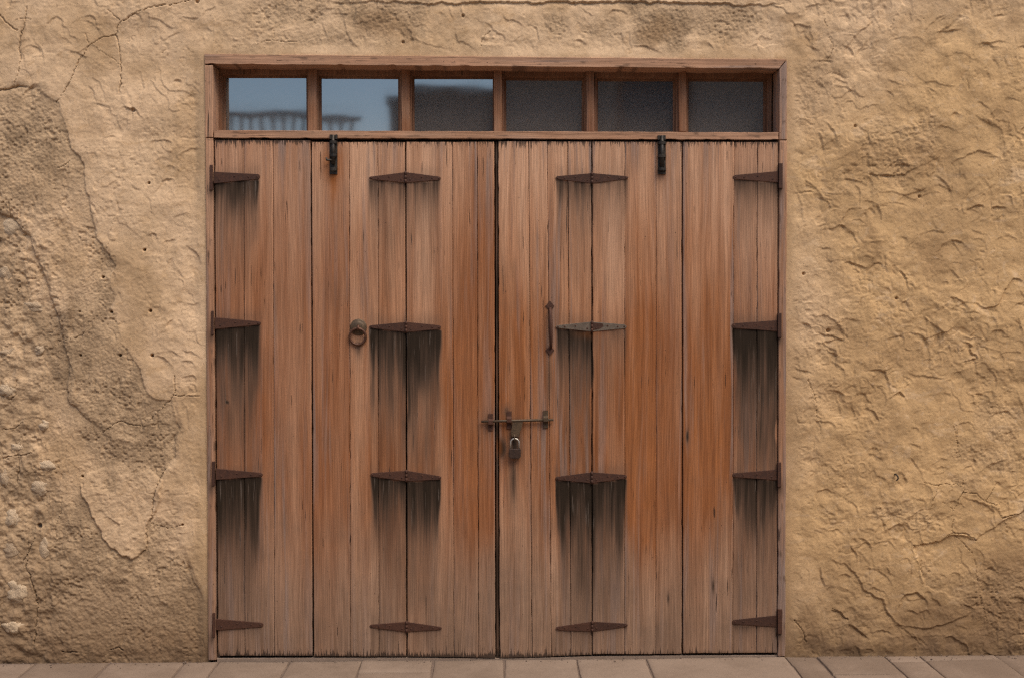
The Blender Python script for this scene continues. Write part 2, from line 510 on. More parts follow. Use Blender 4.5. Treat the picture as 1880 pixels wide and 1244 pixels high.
# --- coats of plaster: the finish coat has fallen off at the left
FINISH = [(-900, 172), (-40, 168), (35, 158), (70, 163), (105, 189), (115, 216), (123, 243), (127, 273), (148, 290), (154, 324), (159, 354), (169, 398),
          (175, 440), (192, 461), (211, 488), (199, 520), (209, 542), (203, 569), (216, 602), (223, 630), (236, 650), (257, 680), (267, 720),
          (290, 735), (314, 734), (319, 765), (327, 785), (318, 839), (302, 861), (285, 900), (278, 957), (321, 968), (323, 989), (339, 1028),
          (353, 1064), (376, 1103), (420, 1110), (420, -900), (-900, -900)]
MIDCOAT = [(-900, 172), (-40, 168), (35, 158), (200, 150), (330, 400), (330, 800), (300, 830), (200, 815), (182, 793), (149, 763), (123, 738),
           (118, 710), (123, 670), (113, 623), (105, 589), (91, 552), (81, 511), (64, 471), (52, 437), (40, 427), (20, 400), (-20, 385), (-900, 380)]
ISLAND = [(143, 892), (146, 905), (160, 928), (175, 960), (186, 989), (203, 1007), (239, 1028), (266, 1010), (268, 968), (290, 930), (300, 880), (240, 830), (160, 870)]
wF, dF = signed(FINISH)
left_side = np.zeros_like(H); left_side[wF] = np.clip(sstep(-0.001, 0.006, dF) * 0.72 + 0.28 * sstep(-0.004, 0.03, dF), 0, 1)
LEFT = (U < 395).astype(np.float32)
fin = left_side * LEFT + (1 - LEFT)
wM, dM = signed(MIDCOAT); mid = np.zeros_like(H); mid[wM] = np.clip(sstep(-0.001, 0.007, dM) * 0.6 + 0.4 * sstep(-0.004, 0.035, dM), 0, 1)
wI, dI = signed(ISLAND); isl = np.zeros_like(H)
isl[wI] = sstep(-0.001, 0.006, dI) * sstep(830, 905, V[wI])
thick_f = 0.009 * (0.18 + 0.82 * sstep(-0.4, 0.5, vnoise(X * 3.6, Z * 3.6, 31)))
base_l = 0.018 * np.maximum(mid, sstep(40, 140, U) * sstep(730, 800, V) * 0.75)
H += LEFT * (fin * thick_f + np.maximum(base_l, fin * 0.018) - 0.027 + isl * 0.010)
H += (1 - LEFT) * 0.0
ROUGH = np.maximum(ROUGH, LEFT * (1 - np.maximum(fin, isl * 0.75)) * (0.72 + 0.28 * sstep(-0.3, 0.4, vnoise(X * 5, Z * 5, 35))))

# --- bottom right: finish coat lost
BR = [(1678, 1003), (1700, 998), (1725, 993), (1748, 978), (1790, 988), (1820, 972), (1850, 950), (1880, 935), (1960, 930), (2600, 900), (2600, 1400), (1880, 1260),
      (1840, 1170), (1800, 1120), (1760, 1100), (1700, 1075), (1690, 1050), (1682, 1021)]
wB, dB = signed(BR)
br = sstep(-0.002, 0.005, dB) * sstep(1180, 1000, V[wB] + 0 * dB)
H[wB] -= 0.008 * br
ROUGH[wB] = np.maximum(ROUGH[wB], 0.8 * sstep(-0.002, 0.006, dB) * sstep(-0.6, 0.3, vnoise(X[wB] * 5, Z[wB] * 5, 33)))

# --- rough, pitted patches: over the lintel and scattered
def patch(cx, cy, rx, ry, amt, seed, ang=0.0):
    ca, sa = math.cos(ang), math.sin(ang)
    x0, z0 = P(cx, cy)
    R = max(rx, ry) * S * 1.7
    w = window(x0 - R, x0 + R, z0 - R, z0 + R)
    du = (U[w] - cx) + 0.35 * rx * vnoise(X[w] * 9, Z[w] * 9, seed); dv = (V[w] - cy) + 0.35 * ry * vnoise(X[w] * 9, Z[w] * 9, seed + 3)
    a = (du * ca + dv * sa) / rx; b = (-du * sa + dv * ca) / ry
    return w, amt * sstep(1.0, 0.35, np.hypot(a, b))
for i, (cx, cy, rx, ry, amt) in enumerate([(530, 25, 90, 40, .7), (600, 70, 110, 30, .5), (690, 30, 100, 55, .95), (760, 60, 60, 30, .6), (1010, 40, 40, 50, .7),
        (1210, 35, 90, 55, .95), (1230, 70, 40, 30, .9), (1330, 40, 100, 40, .7), (1110, 50, 60, 30, .5), (450, 95, 60, 14, .6), (1490, 160, 60, 70, .4),
        (1660, 260, 90, 60, .6), (1640, 310, 80, 40, .5), (1830, 770, 60, 60, .7), (1840, 840, 60, 50, .8), (1790, 830, 60, 30, .6), (1640, 935, 60, 24, .7),
        (1690, 950, 50, 30, .6), (1780, 880, 60, 30, .5), (1850, 300, 30, 40, .5), (1560, 340, 60, 30, .3), (200, 830, 50, 30, .9), (195, 890, 30, 24, .9),
        (280, 1020, 40, 40, .8), (240, 1080, 60, 50, .6), (150, 1010, 60, 60, .6), (1560, 1150, 100, 50, .4), (320, 1150, 70, 40, .5), (40, 300, 90, 110, .3),
        (1810, 1100, 80, 80, .5), (1510, 480, 40, 60, .2)]):
    w, p = patch(cx, cy, rx, ry, amt, 40 + i)
    ROUGH[w] = np.maximum(ROUGH[w], p)
    H[w] -= 0.0035 * p

# --- trowel and hand marks: a crisp upper lip, dragged out below
rg = random.Random(5)
def scoop(cx, cy, ang, ln, wd, dep, curv):
    x0, z0 = P(cx, cy)
    R = max(ln, wd * 2.6) * 1.15
    w = window(x0 - R, x0 + R, z0 - R, z0 + R)
    if X[w].size == 0: return
    x = WX[w] - x0 + 0.016 * WB1[w]; z = WZ[w] - z0 + 0.016 * WB2[w]
    nx, nz = math.sin(ang), math.cos(ang)
    p = x * nx + z * nz; q = x * nz - z * nx
    s = -curv * q * q / ln - p
    lat = np.clip(1 - (q / ln) ** 2, 0, 1) * sstep(-0.75, 0.35, WB3[w]); lat = lat * np.sqrt(lat)
    body = sstep(-0.0022, 0.0052, s) * np.exp(-np.maximum(s, 0) / wd)
    lip = np.exp(-np.abs(s) / 0.010) * (s < 0)
    H[w] += lat * dep * (-body + 0.36 * lip)

for i in range(1500):          # right-hand wall: dense, slanting strokes
    cx = rg.uniform(1440, 2700); cy = rg.uniform(-420, 1215)
    if cx < 1470 and 95 < cy: continue
    big = rg.random() ** 2.2
    scoop(cx, cy, rg.gauss(0.35, 0.75), 0.016 + 0.075 * big, 0.010 + 0.045 * rg.random(), 0.0013 + 0.0026 * rg.random() + 0.0022 * big, rg.uniform(0.1, 1.5))
for i in range(330):           # left finish coat: fewer, smoother
    cx = rg.uniform(-700, 372); cy = rg.uniform(-420, 1150)
    x0, z0 = P(cx, cy)
    r_ = ROUGH[min(len(ZS) - 1, max(0, int((z0 - ZS[0]) / DX))), min(len(XS) - 1, max(0, int((x0 - XS[0]) / DX)))]
    if r_ > 0.5 and rg.random() < 0.7: continue
    big = rg.random() ** 2.0
    scoop(cx, cy, rg.gauss(0.35, 0.8), 0.018 + 0.085 * big, 0.010 + 0.06 * rg.random(), 0.0014 + 0.0028 * rg.random() + 0.002 * big, rg.uniform(0.1, 1.4))
for i in range(130):           # band over the door
    cx = rg.uniform(360, 1460); cy = rg.uniform(-420, 92)
    big = rg.random() ** 2.2
    scoop(cx, cy, rg.gauss(0.1, 0.8), 0.016 + 0.07 * big, 0.010 + 0.04 * rg.random(), 0.0018 + 0.0042 * rg.random(), rg.uniform(0.1, 1.3))
# overlapping drags of the float: each pass ends in a broken, wandering lip
def drags(k, ang, amp, seed, region, wl):
    ph = (X * math.sin(ang) + Z * math.cos(ang)) * k + 1.5 * fbm(X * wl, Z * wl, 2, seed) + 0.45 * vnoise(X * 17, Z * 17, seed + 2) + 0.13 * vnoise(X * 48, Z * 48, seed + 3)
    fr_ = ph - np.floor(ph)
    saw = np.where(fr_ < 0.95, 1 - fr_ / 0.95, (fr_ - 0.95) / 0.05)
    m_ = sstep(0.02, 0.55, vnoise(X * 5.5, Z * 5.5, seed + 5)) * sstep(-0.35, 0.45, vnoise(X * 13, Z * 13, seed + 6))
    return region * amp * m_ * (saw - 0.5)
RIGHT = sstep(1425, 1500, U) ; TOPB = sstep(120, 60, V) * (1 - RIGHT) * sstep(360, 420, U)
FINM = sstep(0.5, 0.1, ROUGH)
H += drags(6.5, 0.15, 0.0034, 201, RIGHT * FINM, 5.0) + drags(8.0, 0.95, 0.0030, 215, RIGHT * FINM, 6.0) + drags(9.0, -0.5, 0.0022, 229, RIGHT * FINM, 5.0)
H += drags(5.5, 0.3, 0.0042, 243, LEFT * FINM, 4.5) + drags(8.0, 0.9, 0.0032, 257, LEFT * FINM, 6.0)
H += drags(7.5, 0.1, 0.0050, 271, TOPB, 5.0) + drags(9.0, 0.8, 0.004, 285, TOPB, 5.0)
H += (RIGHT * 0.0046 + (1 - RIGHT) * 0.0030) * fbm(X * 13, Z * 13, 2, 299)
H += (RIGHT * 0.0020 + (1 - RIGHT) * 0.0012) * vnoise(X * 36 + 2 * W1, Z * 30 + 2 * W2, 298) * sstep(-0.5, 0.4, vnoise(X * 4, Z * 4, 297))
# broad drags
for i in range(420):
    cx = rg.choice([rg.uniform(1460, 2600), rg.uniform(1460, 1900), rg.uniform(-600, 370)]); cy = rg.uniform(-300, 1200)
    scoop(cx, cy, rg.gauss(0.5, 0.8), rg.uniform(0.06, 0.17), rg.uniform(0.03, 0.09), rg.uniform(0.002, 0.0055), rg.uniform(0.2, 0.9))
# marks that can be picked out in the photograph: (x, y, lean, half length px, depth)
for cx, cy, ang, ln, dep in [(1840, 195, .1, 22, .012), (1825, 160, .7, 22, .013), (1798, 183, -.1, 22, .009), (1745, 208, -.4, 20, .009), (1800, 375, .1, 22, .012), (1768, 375, .8, 14, .010),
        (1830, 380, -.2, 18, .010), (1525, 460, 1.0, 22, .010), (1755, 440, .1, 26, .011), (1820, 520, -.2, 34, .011), (1868, 510, .4, 18, .011), (1788, 660, .6, 24, .012),
        (1768, 705, 1.1, 20, .011), (1850, 705, 1.0, 20, .012), (1860, 590, .1, 14, .010), (1650, 722, .1, 16, .012), (1612, 760, 1.0, 24, .010), (1480, 595, .2, 20, .010),
        (1530, 615, .5, 24, .010), (1570, 480, .1, 24, .010), (1660, 500, 1.0, 34, .011), (1625, 690, .8, 30, .010), (1530, 650, .8, 24, .010), (1520, 850, .6, 20, .010),
        (1505, 825, .1, 14, .012), (1500, 830, .1, 18, .010), (1680, 260, .2, 30, .008), (1560, 330, .1, 30, .010), (1480, 345, .2, 20, .010), (1625, 880, .9, 20, .010),
        (330, 140, .1, 12, .009), (300, 255, .1, 22, .009), (355, 145, .2, 10, .01), (250, 200, .4, 22, .009), (192, 190, .6, 20, .009), (240, 200, .6, 16, .009), (310, 325, .0, 26, .010),
        (280, 435, .6, 12, .010), (325, 475, .1, 20, .008), (330, 490, .8, 22, .008), (285, 565, .1, 20, .007), (290, 600, .8, 26, .008), (205, 245, .0, 20, .008), (270, 360, 1.1, 40, .007),
        (315, 440, .0, 24, .007), (355, 690, .5, 16, .010), (300, 650, .4, 22, .008), (110, 70, .1, 20, .008), (70, 90, .7, 18, .008), (90, 110, .7, 22, .007), (60, 160, -.1, 34, .012),
        (1060, 75, .3, 26, .011), (985, 55, .9, 22, .012), (1300, 80, .6, 22, .012), (1190, 85, .3, 26, .010), (1130, 15, .0, 26, .012), (1450, 35, .3, 24, .012)]:
    scoop(cx, cy, ang, ln * S * 1.25, rg.uniform(0.014, 0.035), dep * 0.72, rg.uniform(0.3, 1.1))
# long ledge lines at the lower right, and over the lintel
def ledge(pts_px, dep, wd, side=1.0):
    pts = PA(pts_px)
    xs = [p[0] for p in pts]; zs = [p[1] for p in pts]; pad = wd * 3
    w = window(min(xs) - pad, max(xs) + pad, min(zs) - pad, max(zs) + pad)
    d = seg_dist(WX[w], WZ[w], pts)
    # which side of the nearest segment
    best = np.full(d.shape, 9.0, np.float32); sg = np.zeros_like(d); end = np.ones_like(d)
    tot = len(pts) - 1
    for i, ((ax, az), (bx, bz)) in enumerate(zip(pts, pts[1:])):
        dx, dz = bx - ax, bz - az; L = dx * dx + dz * dz
        t = np.clip(((WX[w] - ax) * dx + (WZ[w] - az) * dz) / L, 0, 1)
        dd = np.hypot(WX[w] - ax - t * dx, WZ[w] - az - t * dz)
        m = dd < best
        best = np.where(m, dd, best)
        sg = np.where(m, np.sign(dx * (WZ[w] - az) - dz * (WX[w] - ax)), sg)
        end = np.where(m, np.sin(np.pi * np.clip((i + t) / tot, 0.001, 0.999)) ** 0.5, end)
    below = (sg * side < 0)
    H[w] -= dep * end * np.where(below, np.exp(-d / wd) * sstep(-0.0005, 0.005, d), 0) - 0.3 * dep * end * np.where(below, 0, np.exp(-d / 0.008))
ledge([(1528, 1025), (1553, 1035), (1575, 1057), (1589, 1082), (1621, 1100), (1632, 1125), (1643, 1143), (1671, 1160), (1700, 1192)], 0.007, 0.05)
ledge([(1648, 1130), (1655, 1097), (1680, 1085), (1700, 1098), (1708, 1114)], 0.009, 0.04)
ledge([(1525, 1118), (1540, 1122), (1560, 1138)], 0.010, 0.025)
ledge([(1560, 1145), (1580, 1160), (1597, 1172)], 0.010, 0.025)
ledge([(1640, 1148), (1700, 1153), (1750, 1140), (1790, 1120)], 0.006, 0.03)
ledge([(1560, 1000), (1572, 1012), (1574, 1030)], 0.008, 0.02)
ledge([(1505, 1040), (1508, 1060), (1515, 1075)], 0.008, 0.02)
ledge([(600, 4), (700, 3), (800, 6), (900, 5), (1000, 4), (1100, 2), (1200, 4), (1300, 5), (1363, 9), (1400, 9), (1442, 5)], 0.014, 0.012)
ledge([(1690, 690), (1760, 610), (1800, 625)][::-1], 0.006, 0.03)
ledge([(1770, 625), (1785, 640), (1795, 660), (1790, 668)], 0.009, 0.02)
ledge([(1800, 565), (1830, 560), (1860, 510), (1880, 515)], 0.008, 0.03)
ledge([(1590, 345), (1596, 320), (1660, 318), (1690, 305)], 0.007, 0.03)

# --- cracks
def crack(pts_px, width, dep):
    pts = PA(pts_px)
    xs = [p[0] for p in pts]; zs = [p[1] for p in pts]; pad = 0.03
    w = window(min(xs) - pad, max(xs) + pad, min(zs) - pad, max(zs) + pad)
    x = X[w] + 0.0055 * W1[w] + 0.0035 * W3[w]; z = Z[w] + 0.0055 * W2[w] + 0.0035 * W4[w]
    d = seg_dist(x, z, pts)
    wd = 0.8 * width * (0.75 + 0.55 * vnoise(X[w] * 18, Z[w] * 18, 55))
    H[w] -= 0.75 * dep * sstep(1.0, 0.25, d / np.maximum(wd, 0.0012)) - 0.0012 * np.exp(-d / 0.008)
for pts, wd, dp in [
    ([(346, 0), (314, 9), (280, 13), (250, 24), (219, 42), (211, 64), (189, 69), (165, 81), (149, 101), (138, 125), (127, 152), (116, 174), (103, 189)], .0034, .014),
    ([(211, 64), (216, 88), (219, 111), (221, 135), (220, 169)], .0036, .013), ([(219, 37), (196, 19)], .003, .01), ([(162, 83), (154, 62)], .003, .01),
    ([(176, 86), (203, 105), (218, 118)], .0022, .007), ([(346, 0), (400, -30), (520, -60)], .0042, .016),
    ([(51, 10), (46, 37), (38, 62), (35, 88), (35, 125), (25, 157)], .0036, .013), ([(0, 27), (10, 42), (32, 56)], .0036, .012), ([(0, 27), (-60, 0)], .003, .01), ([(28, 35), (58, 36)], .0022, .008),
    ([(115, 624), (132, 621), (149, 616), (157, 609)], .0032, .012),
    ([(186, 793), (203, 781), (219, 774), (243, 781), (267, 781), (287, 758), (311, 734), (322, 721), (321, 687)], .0032, .011), ([(322, 724), (348, 727), (375, 726)], .0028, .010),
    ([(303, 861), (293, 879), (284, 907), (278, 936), (275, 961)], .0036, .013), ([(277, 961), (307, 970), (332, 964)], .0026, .009),
    ([(109, 907), (109, 943), (100, 964), (100, 993)], .0026, .009), ([(61, 989), (46, 1018), (45, 1050), (57, 1075), (66, 1114), (61, 1182)], .0042, .016), ([(46, 1018), (38, 1028)], .005, .016),
    ([(50, 995), (46, 1018)], .003, .01), ([(0, 840), (36, 836), (54, 832)], .004, .014), ([(105, 310), (118, 302), (133, 291)], .0036, .012),
    ([(27, 690), (25, 724), (13, 734)], .0032, .012), ([(0, 788), (20, 787), (39, 775)], .0036, .013), ([(27, 830), (30, 860), (28, 884)], .003, .01),
    ([(14, 365), (13, 395)], .004, .014), ([(30, 500), (32, 530), (28, 555)], .0026, .009), ([(210, 400), (190, 480), (150, 520)], .0018, .005),
    ([(1753, 780), (1759, 821), (1762, 841)], .0026, .009),
    ([(1769, 879), (1768, 903), (1757, 921), (1748, 939), (1748, 975), (1725, 993), (1678, 1002), (1682, 1021), (1694, 1053)], .0028, .010),
    ([(1748, 975), (1768, 996), (1789, 1018), (1794, 1043), (1793, 1064)], .0026, .009), ([(1768, 903), (1793, 907), (1810, 921), (1832, 928), (1843, 950), (1853, 978)], .0028, .010),
    ([(1810, 919), (1821, 903), (1832, 884)], .0024, .009), ([(1723, 889), (1716, 911), (1709, 928)], .0024, .009), ([(1693, 884), (1723, 889), (1757, 887), (1764, 894)], .0022, .008),
    ([(1832, 926), (1850, 921)], .002, .007), ([(1748, 935), (1738, 925), (1730, 922)], .002, .007), ([(1800, 1085), (1805, 1114), (1812, 1139)], .0026, .009),
    ([(1843, 950), (1865, 942), (1900, 936)], .0045, .015), ([(1748, 975), (1770, 980), (1795, 990)], .004, .012),
    ([(1459, 1135), (1471, 1157), (1481, 1178)], .0034, .012), ([(1511, 24), (1518, 51), (1525, 71), (1530, 88), (1522, 108)], .0026, .009),
    ([(1481, 690), (1493, 714), (1499, 741), (1501, 765)], .003, .011), ([(1748, 781), (1758, 815)], .0026, .009), ([(505, 40), (500, 78)], .0024, .008), ([(470, 82), (490, 76), (545, 80)], .0026, .009),
    ([(900, 60), (885, 75), (882, 90)], .0026, .009), ([(1528, 1115), (1545, 1125), (1558, 1138)], .003, .010), ([(200, 1195), (215, 1190), (222, 1196)], .006, .018), ([(112, 1198), (140, 1199)], .005, .014),
    ([(376, 1150), (372, 1170), (376, 1195)], .004, .014), ([(1612, 18), (1615, 40)], .0035, .006),
    ([(1640, 36), (1636, 52)], .004, .006),
    ([(1696, 30), (1697, 40)], .004, .006),
    ([(1776, 145), (1778, 165)], .004, .006),
    ([(1832, 312), (1836, 334)], .0035, .006),
    ([(1748, 338), (1746, 352)], .003, .006),
    ([(1622, 495), (1628, 484)], .005, .007),
    ([(1577, 556), (1582, 548)], .004, .006),
    ([(268, 968), (266, 1010), (250, 1022)], .003, .010)]:
    crack(pts, wd, dp)

# --- drilled holes and little pits
for cx, cy, r, dp in [(265, 459, 2.6, .03), (188, 509, 2.6, .03), (276, 571, 3.0, .03), (279, 652, 3.0, .03), (220, 652, 2.6, .03), (203, 573, 2.6, .02), (146, 652, 2.2, .02), (148, 875, 2.2, .03),
                      (273, 336, 2.4, .02), (244, 202, 4.0, .016), (334, 963, 2.2, .02), (68, 967, 5, .02), (145, 572, 2, .012), (1570, 232, 3, .01), (1689, 361, 3, .012), (1475, 503, 3, .012), (1521, 607, 4, .014),
                      (1646, 548, 3, .010), (850, 30, 3, .012), (740, 78, 3, .012), (362, 3, 3.5, .015)]:
    x0, z0 = P(cx, cy)
    w = window(x0 - .03, x0 + .03, z0 - .03, z0 + .03)
    d = np.hypot(X[w] - x0, Z[w] - z0) / (r * S)
    H[w] -= dp * sstep(1.15, 0.65, d)

# --- grain: fine on the finish coat, granular where it is gone
HOL = vnoise(X * 46, Z * 46, 61)
PIT = sstep(0.30, 0.62, vnoise(X * 80, Z * 80, 62)) * sstep(-0.1, 0.5, vnoise(X * 13, Z * 13, 63))
SMO = 0.45 + 0.55 * np.maximum(1 - LEFT, sstep(120, 60, U) + sstep(900, 1050, V))
SMO = np.clip(SMO, 0, 1)
H += (0.0005 + 0.0014 * ROUGH * SMO) * vnoise(X * 95, Z * 95, 64) + (0.0004 + 0.0012 * ROUGH) * vnoise(X * 190, Z * 190, 65)
H += (0.0009 + 0.0017 * ROUGH * SMO) * HOL * sstep(-0.4, 0.4, vnoise(X * 6, Z * 6, 66))
H -= (0.0020 * sstep(0.0, 0.5, vnoise(X * 4, Z * 4, 67)) + 0.0048 * ROUGH) * PIT

# rubble zone at the far left is lumpier
lump = LEFT * sstep(170, 60, U + 40 * vnoise(X * 4, Z * 4, 71)) * sstep(360, 470, V)
H += lump * (0.009 * fbm(X * 14, Z * 14, 3, 72) + 0.006 * fbm(X * 30, Z * 30, 2, 73))
ROUGH = np.maximum(ROUGH, 0.85 * lump * sstep(-0.5, 0.2, vnoise(X * 5, Z * 5, 74)))

# --- stains with a shape of their own: splashed foot of the wall, deepened to paint its light falloff; brown washes
foot = sstep(0.62, 0.0, Z + 0.16 * fbm(X * 3.1, Z * 1.5, 3, 81))
DIRT_SHADE = 0.72 * foot + 0.25 * sstep(0.15, 0.0, Z + 0.05 * fbm(X * 7, Z * 4, 3, 82))
for i, (cx, cy, rx, ry, amt) in enumerate([(1640, 290, 110, 50, .35), (1500, 170, 70, 60, .22), (1850, 215, 40, 50, .3), (1550, 620, 40, 30, .2), (1660, 640, 60, 40, .22), (1560, 730, 50, 40, .25),
        (1700, 720, 50, 40, .2), (1500, 250, 40, 100, .2), (700, 45, 70, 40, .45), (1210, 60, 60, 45, .5), (1450, 32, 30, 12, .5), (1800, 1150, 190, 90, .6), (1700, 1180, 160, 40, .5), (1860, 1050, 90, 70, .35), (300, 1170, 80, 26, .4), (1480, 1150, 40, 60, .5),
        (1710, 1160, 110, 40, .4), (200, 40, 60, 20, .2), (190, 75, 26, 18, .3), (240, 60, 30, 20, .2), (40, 70, 8, 45, .35), (1860, 30, 30, 30, .4), (1600, 450, 22, 60, .35), (350, 50, 30, 20, .3), (160, 240, 60, 30, .2),
        (1710, 470, 40, 50, .3), (1850, 660, 40, 40, .2), (130, 570, 10, 60, .25)]):
    w, p = patch(cx, cy, rx, ry, amt, 100 + i)
    BROWN[w] = np.maximum(BROWN[w], p)
PALE = np.maximum(PALE, 0.45 * TOPB)
rj = sstep(1470, 1448, U + 6 * vnoise(X * 9, Z * 9, 91)) * (U > 1400) * sstep(110, 160, V)
BROWN = np.maximum(BROWN, 0.30 * rj)
for i, (cx, cy, rx, ry, amt) in enumerate([(240, 480, 110, 200, .6), (260, 330, 100, 120, .6), (320, 880, 60, 120, .5), (200, 560, 120, 80, .3), (420, 60, 70, 40, .6), (850, 60, 110, 50, .9), (1090, 70, 70, 30, .8),
        (1420, 80, 90, 40, .4), (220, 950, 60, 60, .35), (140, 700, 40, 90, .4), (120, 520, 50, 70, .4), (1500, 60, 60, 40, .3), (1600, 150, 120, 40, .2)]):
    w, p = patch(cx, cy, rx, ry, amt, 140 + i)
    PALE[w] = np.maximum(PALE[w], p)
OCHRE = sstep(1360, 1560, U + 70 * vnoise(X * 3, Z * 3, 95)) * sstep(60, 330, V + (U - 1450) * 0.5 + 60 * vnoise(X * 2.5, Z * 2.5, 96))
OCHRE = np.clip(OCHRE * 0.9 + 0.1 * (U > 1440), 0, 1)
STRIP = sstep(340, 372, U) * (U < 395) * sstep(600, 1000, V)
OCHRE = np.maximum(OCHRE, 0.5 * STRIP)
ROUGH = np.clip(ROUGH, 0, 1)
ROUGH *= 1 - 0.75 * LEFT * sstep(0.05, 0.45, fbm(X * 3.2 + 5, Z * 2.6, 3, 311))

# --- the plaster runs up to the door frame and is cut there
FR = PA([(375, 99), (1446, 109), (1443, 1203), (381, 1210)])
FRX = [p[0] for p in FR]
wd_, dfr = signed([(375, 99), (1446, 109), (1443, 1215), (381, 1222)], 0.12, 0.25)
near = sstep(-0.055, -0.006, dfr)
H[wd_] = H[wd_] * (1 - 0.85 * near) + 0.003 * near
H -= 0.006 * sstep(0.10, 0.0, Z) * fbm(X * 9, Z * 9, 2, 99) + 0.004 * sstep(0.05, 0, Z)

jx = np.concatenate([np.where((XS < -2.62))[0][::6], np.where((XS >= -2.62) & (XS <= 2.62))[0], np.where(XS > 2.62)[0][::6]])
iz = np.concatenate([np.where(ZS <= 3.16)[0], np.where(ZS > 3.16)[0][::6]])
Xg, Zg = X[np.ix_(iz, jx)], Z[np.ix_(iz, jx)]
hg = H[np.ix_(iz, jx)]
nr, nc = Xg.shape
hole = [(FR[0][0] + .010, FR[0][1] - .010), (FR[1][0] - .010, FR[1][1] - .010), (FR[2][0] - .010, -1), (FR[3][0] + .010, -1)]
keep = ~inside(0.5 * (Xg[:-1, :-1] + Xg[1:, 1:]), 0.5 * (Zg[:-1, :-1] + Zg[1:, 1:]), hole)
idx = np.arange(nr * nc).reshape(nr, nc)
q = np.stack([idx[:-1, :-1], idx[:-1, 1:], idx[1:, 1:], idx[1:, :-1]], -1)[keep]
used = np.zeros(nr * nc, bool); used[q.ravel()] = True
remap = np.cumsum(used) - 1
verts = np.stack([Xg.ravel(), -hg.ravel(), Zg.ravel()], -1)[used]
g = lambda A: A[np.ix_(iz, jx)].ravel()[used]
wall = mesh_obj("plaster_wall", verts, remap[q], M['plaster'], None, (0, 0, 0), True,
                dict(rough=g(ROUGH), dirt_shade=g(DIRT_SHADE), pale=g(PALE), ochre=g(OCHRE), brown=g(BROWN)))
tag(wall, "cracked and peeling tan mud plaster wall surrounding the wooden doors", "wall")
del X, Z, U, V, W1, W2, W3, W4, WX, WZ, WB1, WB2, WB3

# masonry behind the plaster, with the door opening
bm = bmesh.new()
xl, xr, zt = FR[0][0] + 0.02, FR[1][0] - 0.02, FR[0][1] - 0.03
add_box(bm, -4.19, xl, 0.045, 0.42, -0.06, 4.18)
add_box(bm, xr, 4.19, 0.045, 0.42, -0.06, 4.18)
add_box(bm, xl, xr, 0.045, 0.42, zt, 4.18)
bm_obj("masonry_core", bm, M['room'], wall)
bm = bmesh.new()
for a in ((-2.4, 2.4, 3.4, 3.5, -0.06, 3.1), (-2.5, -2.4, 0.425, 3.5, -0.06, 3.1), (2.4, 2.5, 0.425, 3.5, -0.06, 3.1), (-2.5, 2.5, 0.425, 3.5, 3.1, 3.2), (-2.5, 2.5, 0.425, 3.5, -0.16, -0.06)):
    add_box(bm, *a)
tag(bm_obj("room_interior", bm, M['room'], None, (0, 2, 0)), kind='structure')

# rubble stones showing through where all plaster is lost
def stone(cx, cy, rx, ry, seed):
    x0, z0 = P(cx, cy)
    j = int(round((x0 - XS[0]) / DX)); i = int(round((z0 - ZS[0]) / DX))
    h0 = float(np.median(H[max(0, i - 4):i + 5, max(0, j - 4):j + 5]))
    r = random.Random(seed)
    bm = bmesh.new()
    bmesh.ops.create_icosphere(bm, subdivisions=4, radius=1.0)
    o = [r.uniform(0, 40) for _ in range(6)]
    for v in bm.verts:
        d = v.co.normalized()
        n = 0.22 * float(vnoise(np.array([d.x * 1.3 + o[0] + d.y]), np.array([d.z * 1.3 + o[1]]), 3)[0]) + 0.13 * float(vnoise(np.array([d.x * 3 + o[2] + d.y * 2]), np.array([d.z * 3 + o[3]]), 4)[0]) + 0.07 * float(vnoise(np.array([d.x * 8 + o[4] + 5 * d.y]), np.array([d.z * 8 + o[5]]), 4)[0])
        k = 1 + n
        v.co = Vector((x0 + d.x * rx * S * k, -h0 + d.y * 0.020 * k + 0.0125, z0 + d.z * ry * S * k))
    return bm_obj("rubble_stone", bm, M['rubble'], wall, None, True)
for i, (cx, cy, rx, ry) in enumerate([(14, 415, 24, 16), (5, 501, 13, 16), (56, 565, 20, 11), (10, 646, 15, 10), (68, 643, 12, 10), (10, 716, 16, 14), (78, 781, 13, 11), (27, 821, 13, 12), (84, 858, 18, 12),
                                      (70, 896, 17, 14), (16, 952, 17, 17), (18, 1012, 22, 17), (80, 1008, 14, 21), (27, 1089, 20, 21), (18, 1153, 20, 12), (4, 878, 10, 18)]):
    stone(cx, cy, rx, ry, i)

# ================================================================== BOARDS (planks, beams)
def default_attr(u, v, s, t):
    z = np.zeros_like(u)
    return dict(warm=z + 0.25, grey=z + 0.5, stain_shade=z, endw=z, rust=z, dust=z + 0.1)

